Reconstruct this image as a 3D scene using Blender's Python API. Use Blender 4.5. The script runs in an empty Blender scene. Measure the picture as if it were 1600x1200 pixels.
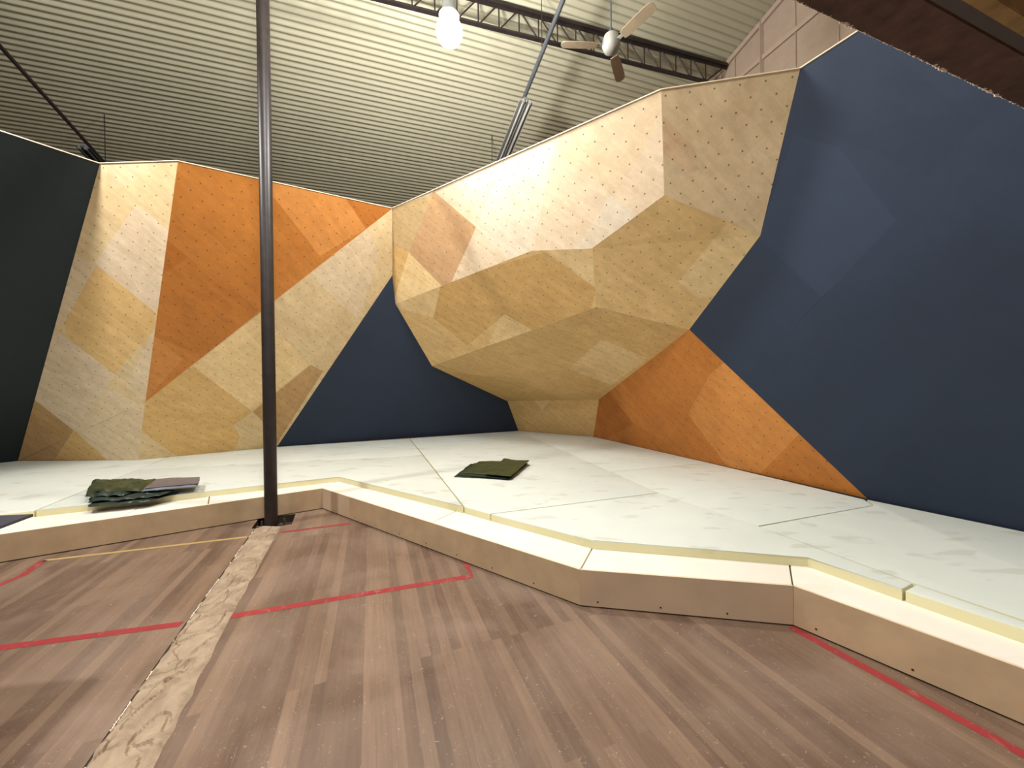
import bpy, bmesh, math, random
from mathutils import Vector, Matrix, noise

scene = bpy.context.scene
COL = scene.collection

# ------------------------------------------------------------ camera, world, exposure
cam_data = bpy.data.cameras.new('camera')
cam_data.sensor_width = 36.0
cam_data.lens = 605.0 / 1600.0 * 36.0
cam_data.clip_start = 0.02
cam = bpy.data.objects.new('camera', cam_data)
COL.objects.link(cam)
PITCH = math.atan(3.0 / 605.0)
cam.matrix_world = (Matrix.Translation((0, 0, 1.6)) @ Matrix.Rotation(math.radians(90) - PITCH, 4, 'X')
                    @ Matrix.Rotation(math.radians(-0.75), 4, 'Z'))
scene.camera = cam

world = bpy.data.worlds.new('world')
world.use_nodes = True
world.node_tree.nodes['Background'].inputs[0].default_value = (0.9, 0.93, 1.0, 1)
world.node_tree.nodes['Background'].inputs[1].default_value = 0.0
scene.world = world
scene.view_settings.view_transform = 'Standard'
scene.view_settings.look = 'None'
scene.view_settings.gamma = 1.0
scene.view_settings.use_curve_mapping = False
scene.view_settings.exposure = 0.40

# power (W) of the lamps: the hanging lamp in the picture, the one beyond its left edge, an added fill lamp above it, two behind the camera
P_MAIN, P_LEFT, P_FILL, P_BACK = 310.0, 540.0, 380.0, 270.0
LAMP_MAIN = (-0.642, 4.30, 5.48)
LAMP_LEFT = (-5.4, 2.7, 6.0)
LAMP_FILL = (-1.25, 2.0, 6.15)  # added fill lamp, placed so the column hides its own shadow
LAMP_BACK = [(-4.2, -2.2, 5.9), (2.2, -2.0, 5.9)]

# building axes: U runs along the ridge, S runs down the slope towards the back wall
TH = math.radians(19.0)
U = Vector((math.cos(TH), math.sin(TH), 0)); S = Vector((-math.sin(TH), math.cos(TH), 0))
ROOF_H, ROOF_K = 8.2, 0.22
def hall(u, s, z=0.0):
    p = U * u + S * s
    return Vector((p.x, p.y, z))
def roof_z(s): return ROOF_H - ROOF_K * abs(s)

# ------------------------------------------------------------ surveyed points (metres)
PT = {
    'B1': (-8.7024, 6.8004, 0.33),
    'B2': (-6.5031, 6.7134, 0.33),
    'B3': (-4.8622, 7.9819, 0.33),
    'N': (0.1509, 10.0873, 0.33),
    'O': (1.8454, 8.8607, 0.33),
    'R': (3.7085, 4.0538, 0.33),
    'R2': (4.1745, 3.1629, 0.33),
    'T0': (-5.5297, 4.2233, 4.4),
    'T1': (-5.1244, 4.8623, 4.4),
    'T2': (-4.118, 4.8292, 4.4),
    'A': (-1.8781, 6.2095, 4.4),
    'B': (1.4775, 3.7542, 4.4),
    'C': (2.6455, 3.5207, 4.4),
    'D2': (2.9115, 3.1643, 4.4),
    'M': (2.7056, 4.1941, 3.1493),
    'D': (1.6609, 4.1648, 3.5838),
    'E': (1.0223, 4.8489, 3.259),
    'F': (0.2862, 5.3005, 3.3894),
    'G': (-2.1593, 7.2512, 3.0891),
    'H': (-2.1219, 6.958, 3.5459),
    'L': (2.4243, 5.2777, 2.2832),
    'K': (1.8004, 8.0267, 1.2181),
    'I': (-1.6909, 8.2106, 1.9614),
    'J': (-0.1147, 9.4323, 1.1336),
    'P': (1.205, 5.447, 2.64),
    'Q': (2.363, 4.173, 3.29),
    'X': (-5.9125, 6.2381, 1.3577),
    'T00': (-6.4214, 2.8176, 4.4),
    'B0': (-10.3093, 4.2671, 0.33),
    'C3': (4.1733, 0.6, 4.4),
    'R3': (5.5152, 0.6, 0.33),
}
# each facet: shared vertex list, then (plywood tone, vertex indices) of every sheet piece
FACETS = {
    'plywood_pale_left': ([(-5.003, 4.972, 4.144), (-5.001, 4.971, 4.145), (-4.841, 5.042, 3.975), (-5.064, 5.572, 2.797), (-5.145, 5.636, 2.658), (-5.166, 5.626, 2.681), (-5.808, 6.156, 1.534), (-5.881, 6.213, 1.411), (-5.904, 6.202, 1.438), (-5.912, 6.238, 1.358), (-6.018, 6.259, 1.319), (-6.02, 6.258, 1.32), (-5.951, 6.225, 1.39), (-6.034, 6.255, 1.329), (-5.973, 6.212, 1.421), (-6.023, 6.26, 1.317), (-6.048, 6.265, 1.307), (-5.255, 5.722, 2.473), (-5.293, 5.735, 2.446), (-5.149, 5.634, 2.663), (-5.936, 6.186, 1.476), (-6.241, 6.2, 1.469), (-6.11, 6.13, 1.617), (-6.548, 6.363, 1.123), (-6.082, 6.115, 1.649), (-5.506, 5.808, 2.298), (-6.08, 6.115, 1.647), (-6.103, 6.126, 1.625), (-5.954, 5.311, 3.451), (-5.92, 5.292, 3.49), (-5.754, 5.368, 3.307), (-6.444, 6.146, 1.604), (-6.222, 6.063, 1.776), (-7.325, 6.516, 0.835), (-7.365, 6.493, 0.891), (-7.51, 6.553, 0.766), (-7.513, 6.553, 0.765), (-7.333, 6.518, 0.832), (-7.54, 6.559, 0.755), (-7.926, 6.635, 0.613), (-7.421, 6.462, 0.964), (-6.473, 6.138, 1.624), (-6.233, 6.056, 1.792), (-7.419, 6.462, 0.966), (-7.409, 6.458, 0.972), (-6.457, 6.143, 1.613), (-6.214, 6.05, 1.805), (-6.202, 6.055, 1.791), (-6.734, 5.793, 2.422), (-6.732, 5.792, 2.424), (-6.675, 5.822, 2.351), (-8.681, 6.784, 0.333), (-7.751, 6.281, 1.397), (-6.746, 5.798, 2.412), (-7.136, 5.963, 2.068), (-7.739, 6.275, 1.41), (-7.684, 6.245, 1.474), (-7.257, 6.014, 1.961), (-6.697, 5.777, 2.454), (-6.659, 5.8, 2.4), (-6.622, 5.745, 2.521), (-6.382, 5.967, 2.004), (-5.174, 5.631, 2.672), (-5.743, 5.373, 3.295), (-6.793, 5.764, 2.492), (-6.789, 5.762, 2.496), (-6.813, 5.775, 2.469), (-7.153, 5.958, 2.08), (-6.765, 5.749, 2.524), (-6.748, 5.747, 2.527), (-6.612, 5.732, 2.551), (-6.581, 5.728, 2.557), (-6.755, 5.743, 2.536), (-6.542, 5.628, 2.78), (-6.611, 5.729, 2.557), (-5.92, 5.292, 3.491), (-5.501, 5.066, 3.97), (-5.757, 5.364, 3.315), (-5.759, 5.365, 3.313), (-4.551, 5.169, 3.666), (-5.057, 5.567, 2.808), (-5.74, 5.372, 3.297), (-4.313, 4.842, 4.386), (-4.271, 4.834, 4.4), (-4.118, 4.829, 4.4), (-4.549, 5.168, 3.669), (-4.295, 4.835, 4.4), (-4.272, 4.834, 4.4), (-5.488, 5.059, 3.985), (-5.211, 4.909, 4.301), (-5.03, 4.974, 4.141), (-5.024, 4.976, 4.136), (-5.124, 4.862, 4.4), (-5.11, 4.862, 4.4), (-5.149, 4.909, 4.297), (-5.183, 4.894, 4.333), (-5.163, 4.926, 4.258), (-5.007, 4.97, 4.149), (-5.005, 4.97, 4.149), (-6.067, 6.363, 1.089), (-6.503, 6.713, 0.33), (-6.569, 6.716, 0.33), (-5.958, 6.275, 1.279), (-6.698, 6.721, 0.33), (-6.082, 6.288, 1.258), (-6.024, 6.261, 1.317), (-6.049, 6.266, 1.307), (-6.964, 6.732, 0.33), (-6.98, 6.723, 0.352), (-7.001, 6.733, 0.33), (-7.096, 6.658, 0.51), (-6.552, 6.367, 1.122), (-7.063, 6.736, 0.33), (-7.256, 6.743, 0.33), (-7.137, 6.68, 0.464), (-7.334, 6.524, 0.834), (-8.03, 6.774, 0.33), (-8.037, 6.774, 0.33), (-7.523, 6.563, 0.764), (-7.521, 6.562, 0.765), (-7.342, 6.526, 0.831), (-8.101, 6.777, 0.33), (-7.551, 6.568, 0.754), (-8.345, 6.786, 0.33), (-7.94, 6.647, 0.611), (-8.702, 6.8, 0.33)],
        [('Y2', (0, 1, 2)), ('Y2', (3, 4, 5)), ('Y2', (6, 7, 8)), ('Y2', (7, 9, 10, 11, 8)), ('Y2', (12, 11, 13, 14)), ('L2', (11, 15, 16, 13)), ('Y2', (4, 17, 18, 19)), ('L2', (17, 6, 8, 20, 18)), ('L2', (8, 12, 14, 20)), ('Y2', (21, 22, 14, 13)), ('L2', (16, 23, 21, 13)), ('Y2', (24, 25, 18, 26)), ('L2', (26, 18, 20)), ('L2', (22, 27, 26, 20, 14)), ('Y', (25, 5, 19, 18)), ('Y2', (28, 29, 30)), ('Y2', (22, 21, 31, 32)), ('L2', (21, 23, 33, 34, 31)), ('Y2', (35, 36, 34)), ('Y3', (37, 35, 34)), ('L2', (33, 37, 34)), ('T', (36, 38, 34)), ('T', (38, 39, 40, 34)), ('L', (41, 42, 32, 31)), ('L', (43, 44, 34)), ('L', (44, 41, 45, 34)), ('L2', (45, 31, 34)), ('T', (40, 43, 34)), ('Y2', (25, 24, 46)), ('Y2', (24, 27, 22, 32, 47)), ('L', (32, 42, 46, 47)), ('Y2', (48, 49, 50)), ('T', (40, 39, 51, 52)), ('Y2', (53, 48, 50)), ('L', (42, 41, 54, 53, 50)), ('L', (44, 43, 55, 56)), ('L', (41, 44, 56, 57, 54)), ('T', (43, 40, 52, 55)), ('Y2', (50, 49, 58, 59)), ('Y2', (58, 60, 59)), ('Y', (50, 59, 61)), ('L', (42, 50, 61)), ('Y', (62, 25, 46, 61, 59, 60, 63)), ('L', (46, 42, 61)), ('Y2', (64, 65, 49, 48)), ('Y2', (66, 64, 48, 53)), ('L', (67, 66, 53, 54)), ('L', (57, 67, 54)), ('Y2', (65, 68, 69, 58, 49)), ('Y2', (69, 70, 60, 58)), ('Y', (70, 71, 60)), ('L2', (68, 72, 69)), ('L2', (72, 73, 70, 69)), ('L2', (73, 28, 30, 63, 74)), ('Y', (63, 71, 70, 74)), ('Y2', (75, 76, 0, 2, 77)), ('Y2', (78, 29, 75, 77)), ('L', (79, 80, 81, 77, 2)), ('L', (81, 30, 78, 77)), ('L', (80, 3, 5, 81)), ('Y', (5, 62, 63, 81)), ('Y2', (2, 1, 82)), ('Y2', (83, 84, 85, 2, 82)), ('L', (85, 79, 2)), ('Y2', (86, 87, 82)), ('Y2', (88, 89, 90)), ('Y2', (91, 76, 88, 90)), ('Y2', (92, 93, 94, 95)), ('Y2', (94, 96, 89, 95)), ('B', (93, 86, 82, 97, 94)), ('B', (97, 90, 96, 94)), ('B', (0, 91, 90, 97)), ('B', (82, 1, 98)), ('L2', (99, 100, 101)), ('Y2', (9, 102, 10)), ('L2', (102, 99, 101, 103, 104, 105, 10)), ('L2', (104, 106, 105)), ('L2', (103, 107, 108, 104)), ('L2', (107, 109, 108)), ('L2', (110, 111, 106, 104, 108)), ('Y3', (112, 113, 114)), ('L2', (109, 112, 114, 110, 108)), ('L2', (115, 111, 110)), ('Y2', (116, 117, 118, 119)), ('Y3', (113, 116, 119, 120, 114)), ('L2', (120, 115, 110, 114)), ('T', (117, 121, 122, 118)), ('T', (121, 123, 124, 122)), ('T', (123, 125, 124))]),
    'plywood_orange_left': ([(-2.315, 6.207, 4.077), (-2.313, 6.213, 4.072), (-3.351, 6.22, 3.289), (-4.118, 4.829, 4.4), (-3.892, 4.969, 4.4), (-3.87, 5.008, 4.369), (-4.148, 4.852, 4.35), (-3.264, 6.118, 3.477), (-3.209, 6.218, 3.397), (-4.005, 6.225, 2.796), (-4.118, 6.04, 2.935), (-4.061, 6.225, 2.754), (-4.074, 6.2, 2.774), (-4.024, 6.194, 2.819), (-4.163, 6.036, 2.907), (-4.291, 6.227, 2.581), (-4.943, 6.231, 2.089), (-5.159, 6.233, 1.926), (-5.269, 5.934, 2.205), (-5.187, 5.942, 2.257), (-5.912, 6.238, 1.358), (-5.905, 6.232, 1.37), (-5.201, 6.119, 2.032), (-5.498, 5.913, 2.06), (-3.621, 5.463, 4.003), (-4.494, 5.421, 3.403), (-4.606, 5.213, 3.572), (-5.327, 5.778, 2.35), (-5.325, 5.777, 2.353), (-4.85, 5.404, 3.159), (-3.593, 5.153, 4.4), (-3.59, 5.165, 4.387), (-3.511, 5.469, 4.079), (-3.414, 5.843, 3.698), (-3.143, 6.217, 3.448), (-3.188, 6.125, 3.526), (-3.516, 5.449, 4.099), (-3.506, 5.469, 4.082), (-3.402, 5.27, 4.4), (-2.316, 6.205, 4.079), (-3.397, 5.274, 4.4), (-3.306, 5.479, 4.22), (-3.014, 6.141, 3.636), (-3.043, 5.491, 4.4), (-2.474, 5.842, 4.4), (-2.471, 5.844, 4.4), (-1.879, 6.209, 4.4), (-1.912, 6.21, 4.374), (-2.299, 6.213, 4.083), (-2.302, 6.207, 4.088)],
        [('O', (0, 1, 2)), ('O', (3, 4, 5, 6)), ('O', (7, 8, 2, 9, 10)), ('O', (9, 11, 12, 13)), ('O2', (12, 14, 10, 13)), ('O', (11, 15, 12)), ('O', (16, 17, 18, 19)), ('O', (17, 20, 21, 22)), ('O3', (21, 23, 18, 22)), ('O2', (15, 16, 19, 14, 12)), ('O', (5, 24, 25, 26, 6)), ('O', (24, 7, 10, 25)), ('O2', (10, 14, 25)), ('O', (19, 18, 27, 28)), ('O3', (18, 23, 27)), ('O2', (14, 19, 28, 29, 25)), ('O4', (29, 26, 25)), ('O', (4, 30, 31, 5)), ('O', (31, 32, 24, 5)), ('O', (32, 33, 24)), ('O', (34, 8, 7, 35)), ('O', (32, 36, 37)), ('O', (7, 33, 32, 37, 35)), ('O2', (30, 38, 31)), ('O2', (39, 0, 34, 35)), ('O2', (38, 40, 41, 37, 36, 31)), ('O2', (41, 42, 35, 37)), ('O3', (40, 43, 41)), ('O3', (43, 44, 39, 42, 41)), ('O4', (45, 46, 47, 48)), ('O4', (49, 48, 1, 0)), ('O3', (44, 45, 49, 39))]),
    'plywood_pale_stripe': ([(-1.878, 6.21, 4.4), (-1.883, 6.226, 4.382), (-1.903, 6.224, 4.366), (-1.933, 6.379, 4.207), (-1.965, 6.477, 4.095), (-2.026, 6.468, 4.051), (-2.189, 6.445, 3.932), (-2.239, 6.438, 3.896), (-2.241, 6.425, 3.905), (-2.204, 6.403, 3.956), (-1.894, 6.259, 4.344), (-1.942, 6.247, 4.313), (-2.257, 6.435, 3.882), (-2.122, 6.958, 3.546), (-2.148, 6.968, 3.515), (-2.204, 6.641, 3.749), (-2.142, 6.581, 3.854), (-2.789, 7.207, 2.763), (-2.857, 7.233, 2.683), (-2.9, 7.231, 2.649), (-2.216, 6.573, 3.798), (-3.546, 7.2, 2.126), (-2.934, 6.837, 2.96), (-2.82, 7.154, 2.783), (-2.93, 7.26, 2.597), (-3.195, 7.359, 2.286), (-3.691, 7.291, 1.923), (-3.692, 7.287, 1.925), (-3.589, 7.506, 1.824), (-3.7, 7.548, 1.694), (-3.712, 7.473, 1.749), (-3.622, 7.437, 1.856), (-3.738, 7.314, 1.863), (-3.698, 7.29, 1.918), (-4.668, 7.91, 0.557), (-4.675, 7.871, 0.586), (-4.612, 7.833, 0.671), (-4.752, 7.941, 0.459), (-4.753, 7.917, 0.479), (-4.862, 7.982, 0.33), (-2.282, 6.227, 4.08), (-2.289, 6.227, 4.075), (-2.292, 6.213, 4.088), (-2.289, 6.212, 4.09), (-2.088, 6.226, 4.226), (-2.182, 6.212, 4.171), (-3.226, 6.234, 3.368), (-5.138, 6.248, 1.925), (-5.359, 6.234, 1.775), (-3.233, 6.219, 3.378), (-3.047, 6.233, 3.503), (-2.706, 6.215, 3.776), (-3.157, 6.377, 3.272), (-4.002, 6.322, 2.697), (-4.024, 6.24, 2.766), (-3.222, 6.242, 3.363), (-3.767, 7.206, 1.954), (-3.746, 7.205, 1.97), (-3.745, 7.288, 1.885), (-4.856, 7.236, 1.11), (-4.862, 7.215, 1.127), (-3.772, 7.187, 1.97), (-4.852, 7.236, 1.113), (-4.678, 7.861, 0.594), (-4.847, 7.266, 1.085), (-4.893, 7.234, 1.084), (-4.899, 7.237, 1.077), (-4.756, 7.894, 0.5), (-4.875, 7.96, 0.343), (-4.861, 7.938, 0.377), (-4.883, 7.947, 0.35), (-5.204, 7.415, 0.664), (-4.852, 7.25, 1.098), (-4.771, 7.795, 0.592), (-5.903, 6.254, 1.348), (-5.912, 6.238, 1.358), (-5.133, 7.223, 0.917), (-5.304, 7.248, 0.762), (-5.317, 7.227, 0.775), (-5.204, 7.224, 0.862), (-5.207, 7.245, 0.838), (-5.227, 7.376, 0.687), (-5.325, 7.213, 0.783), (-5.203, 7.219, 0.868), (-4.88, 7.968, 0.33), (-4.9, 7.953, 0.33), (-5.169, 7.745, 0.33), (-5.438, 7.537, 0.33), (-5.379, 7.506, 0.414), (-5.261, 7.64, 0.367), (-5.234, 7.43, 0.621), (-5.931, 6.253, 1.326), (-5.617, 7.235, 0.51), (-5.84, 7.226, 0.33), (-5.869, 7.204, 0.33), (-5.636, 7.214, 0.517), (-5.95, 7.141, 0.33), (-6.102, 7.023, 0.33), (-6.199, 6.468, 0.86), (-6.12, 7.01, 0.33), (-6.503, 6.713, 0.33), (-6.103, 7.021, 0.333), (-5.672, 7.173, 0.532)],
        [('Y2', (0, 1, 2)), ('Y2', (3, 4, 5)), ('Y2', (6, 7, 8, 9)), ('Y2', (1, 10, 11, 2)), ('Y2', (10, 3, 5, 6, 9, 11)), ('L2', (7, 12, 8)), ('Y2', (4, 13, 14, 15, 5)), ('Y2', (15, 7, 6, 16)), ('Y2', (6, 5, 16)), ('Y2', (14, 17, 15)), ('Y2', (17, 18, 19, 20, 15)), ('Y2', (19, 21, 22, 23)), ('L2', (22, 12, 7, 20, 23)), ('Y2', (18, 24, 19)), ('Y2', (24, 25, 26, 27, 21, 19)), ('Y2', (25, 28, 26)), ('Y2', (28, 29, 30, 31)), ('T', (30, 32, 33, 26, 31)), ('Y2', (29, 34, 35, 36, 30)), ('T', (36, 32, 30)), ('Y2', (34, 37, 38, 35)), ('Y2', (37, 39, 38)), ('Y2', (40, 41, 42, 43)), ('Y2', (0, 2, 44, 45)), ('Y2', (44, 40, 43, 45)), ('Y2', (46, 47, 48, 49)), ('Y2', (50, 46, 49, 51)), ('L2', (41, 50, 51, 42)), ('Y2', (9, 8, 41, 40)), ('Y2', (2, 11, 44)), ('Y2', (11, 9, 40, 44)), ('Y2', (52, 53, 54, 46)), ('Y2', (55, 46, 50)), ('L2', (8, 12, 52, 55, 50, 41)), ('G2', (53, 47, 54)), ('Y2', (22, 21, 56, 53, 52)), ('L2', (12, 22, 52)), ('Y2', (21, 27, 57)), ('T', (27, 33, 58, 56, 57)), ('T', (33, 32, 58)), ('Y2', (59, 60, 61, 56, 62)), ('Y2', (36, 35, 63)), ('T', (62, 56, 58)), ('T', (32, 36, 63, 64, 62, 58)), ('G2', (60, 47, 53, 61)), ('Y2', (65, 60, 59)), ('Y2', (66, 65, 59)), ('Y2', (35, 38, 67, 63)), ('Y2', (38, 39, 68, 69, 67)), ('Y2', (68, 70, 69)), ('Y2', (70, 71, 66, 59, 72, 69)), ('T', (64, 63, 67)), ('T', (73, 67, 69)), ('Y2', (72, 64, 73, 69)), ('Y3', (74, 75, 48, 47)), ('Y3', (76, 60, 65)), ('Y3', (77, 78, 79, 80)), ('Y2', (79, 76, 65, 66, 80)), ('Y3', (81, 77, 80)), ('Y2', (71, 81, 80, 66)), ('Y3', (82, 74, 47, 60, 76)), ('Y3', (78, 82, 83, 79)), ('Y2', (83, 76, 79)), ('Y2', (68, 39, 84)), ('Y2', (70, 68, 84, 85)), ('Y2', (86, 87, 88)), ('Y2', (89, 88, 90)), ('Y2', (71, 70, 85, 86, 89, 90)), ('Y3', (75, 74, 91)), ('Y3', (92, 93, 94, 95)), ('Y3', (78, 77, 92, 95)), ('Y3', (88, 87, 93, 92)), ('Y3', (77, 81, 90, 88, 92)), ('Y2', (81, 71, 90)), ('Y3', (74, 82, 96, 97, 98, 91)), ('Y2', (99, 100, 98, 101)), ('Y3', (95, 94, 96, 102)), ('Y3', (82, 78, 95, 102))]),
    'plywood_upper_prow': ([(0.558, 4.51, 4.275), (0.555, 4.512, 4.275), (0.546, 4.513, 4.283), (0.547, 4.51, 4.287), (0.558, 4.508, 4.278), (0.578, 4.414, 4.398), (0.578, 4.412, 4.4), (1.478, 3.754, 4.4), (1.285, 4.004, 4.237), (0.561, 4.508, 4.275), (0.545, 4.519, 4.276), (0.544, 4.519, 4.276), (0.517, 4.517, 4.31), (0.517, 4.514, 4.314), (0.537, 4.442, 4.4), (0.544, 4.52, 4.276), (0.509, 4.544, 4.278), (0.515, 4.524, 4.302), (0.418, 4.529, 4.4), (0.422, 4.526, 4.4), (0.348, 4.581, 4.4), (0.404, 4.54, 4.4), (0.494, 4.555, 4.279), (-0.057, 4.877, 4.4), (-0.123, 4.985, 4.311), (-0.101, 4.948, 4.341), (-1.034, 5.592, 4.4), (-1.001, 5.568, 4.4), (-0.961, 5.568, 4.355), (-0.993, 5.59, 4.357), (-1.085, 5.629, 4.4), (-1.044, 5.626, 4.36), (-1.086, 5.631, 4.399), (-1.806, 6.157, 4.4), (-1.107, 5.646, 4.4), (-1.101, 5.645, 4.394), (-1.169, 5.713, 4.366), (-1.087, 5.631, 4.4), (-1.122, 5.68, 4.364), (-1.096, 5.644, 4.39), (-1.065, 5.64, 4.361), (0.931, 4.463, 3.937), (0.929, 4.466, 3.935), (0.819, 4.48, 4.035), (0.934, 4.459, 3.939), (0.558, 4.512, 4.273), (0.315, 5.263, 3.413), (0.307, 5.273, 3.407), (0.341, 5.166, 3.53), (0.569, 4.516, 4.255), (0.559, 4.543, 4.225), (0.536, 4.548, 4.244), (0.556, 4.518, 4.266), (0.57, 4.511, 4.261), (0.918, 4.48, 3.926), (0.507, 4.553, 4.268), (0.428, 4.845, 3.916), (0.286, 5.301, 3.389), (-0.317, 5.554, 3.671), (-0.485, 5.571, 3.83), (-0.358, 5.571, 3.69), (-0.53, 5.643, 3.771), (-0.344, 5.565, 3.683), (-0.531, 5.644, 3.771), (-1.338, 5.983, 4.148), (-1.359, 5.992, 4.158), (-0.533, 5.644, 3.772), (-1.878, 6.21, 4.4), (-1.513, 6.056, 4.229), (1.517, 3.842, 4.225), (1.41, 3.917, 4.23), (1.583, 3.99, 3.931), (1.661, 4.165, 3.584), (1.651, 4.175, 3.579), (1.325, 4.408, 3.588), (1.206, 4.429, 3.687), (1.209, 4.423, 3.692), (1.521, 3.851, 4.207), (1.456, 4.385, 3.479), (1.196, 4.431, 3.695), (1.199, 4.425, 3.701), (1.199, 4.424, 3.701), (1.449, 4.391, 3.476), (1.439, 4.403, 3.471), (1.204, 4.432, 3.684), (1.195, 4.433, 3.693), (1.022, 4.849, 3.259), (1.167, 4.5, 3.623), (1.155, 4.438, 3.729), (0.955, 4.891, 3.271), (0.833, 4.965, 3.293), (0.308, 5.287, 3.385), (0.302, 5.291, 3.387), (0.21, 5.361, 3.38), (0.015, 5.517, 3.356), (-0.058, 5.525, 3.425), (-0.108, 5.531, 3.472), (-0.13, 5.569, 3.438), (-0.05, 5.568, 3.348), (-0.771, 6.144, 3.26), (-0.867, 6.177, 3.315), (-0.705, 5.92, 3.535), (-0.174, 5.569, 3.486), (-0.664, 5.856, 3.59), (-0.025, 5.548, 3.351), (-0.103, 5.552, 3.433), (-0.149, 5.555, 3.481), (-0.878, 6.181, 3.321), (-0.712, 5.925, 3.536), (-0.67, 5.859, 3.591), (-1.675, 6.446, 3.803), (-1.676, 6.446, 3.803), (-0.721, 5.93, 3.537), (-0.889, 6.185, 3.328), (-1.475, 6.39, 3.665), (-0.677, 5.863, 3.592), (-1.689, 6.465, 3.788), (-0.922, 6.264, 3.241), (-0.941, 6.279, 3.239), (-1.896, 7.041, 3.122), (-2.138, 7.234, 3.092), (-2.132, 7.223, 3.101), (-1.176, 6.467, 3.21), (-1.739, 6.552, 3.709), (-1.598, 6.465, 3.686), (-0.962, 6.296, 3.236), (-1.15, 6.446, 3.213), (-1.592, 6.462, 3.684), (-2.159, 7.251, 3.089), (-2.157, 7.243, 3.099), (-2.13, 7.141, 3.228), (-2.111, 7.073, 3.313), (-1.756, 6.562, 3.712), (-1.749, 6.558, 3.711), (-2.1, 7.031, 3.366), (-1.762, 6.566, 3.713), (-2.016, 6.721, 3.756), (-1.992, 6.631, 3.869), (-1.737, 6.482, 3.816), (-1.974, 6.565, 3.952), (-1.95, 6.475, 4.066), (-1.947, 6.465, 4.079), (-1.929, 6.465, 4.059), (-1.938, 6.474, 4.054), (-1.954, 6.489, 4.048), (-1.709, 6.466, 3.81), (-1.708, 6.465, 3.809), (-2.15, 7.176, 3.206), (-2.143, 7.126, 3.284), (-2.159, 7.245, 3.099), (-2.139, 7.094, 3.334), (-2.122, 6.958, 3.546), (-2.058, 6.763, 3.769), (-2.026, 6.664, 3.881), (-2.001, 6.586, 3.97), (-1.985, 6.574, 3.959), (-1.968, 6.484, 4.086), (-1.964, 6.474, 4.099), (-1.98, 6.523, 4.043)],
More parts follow.
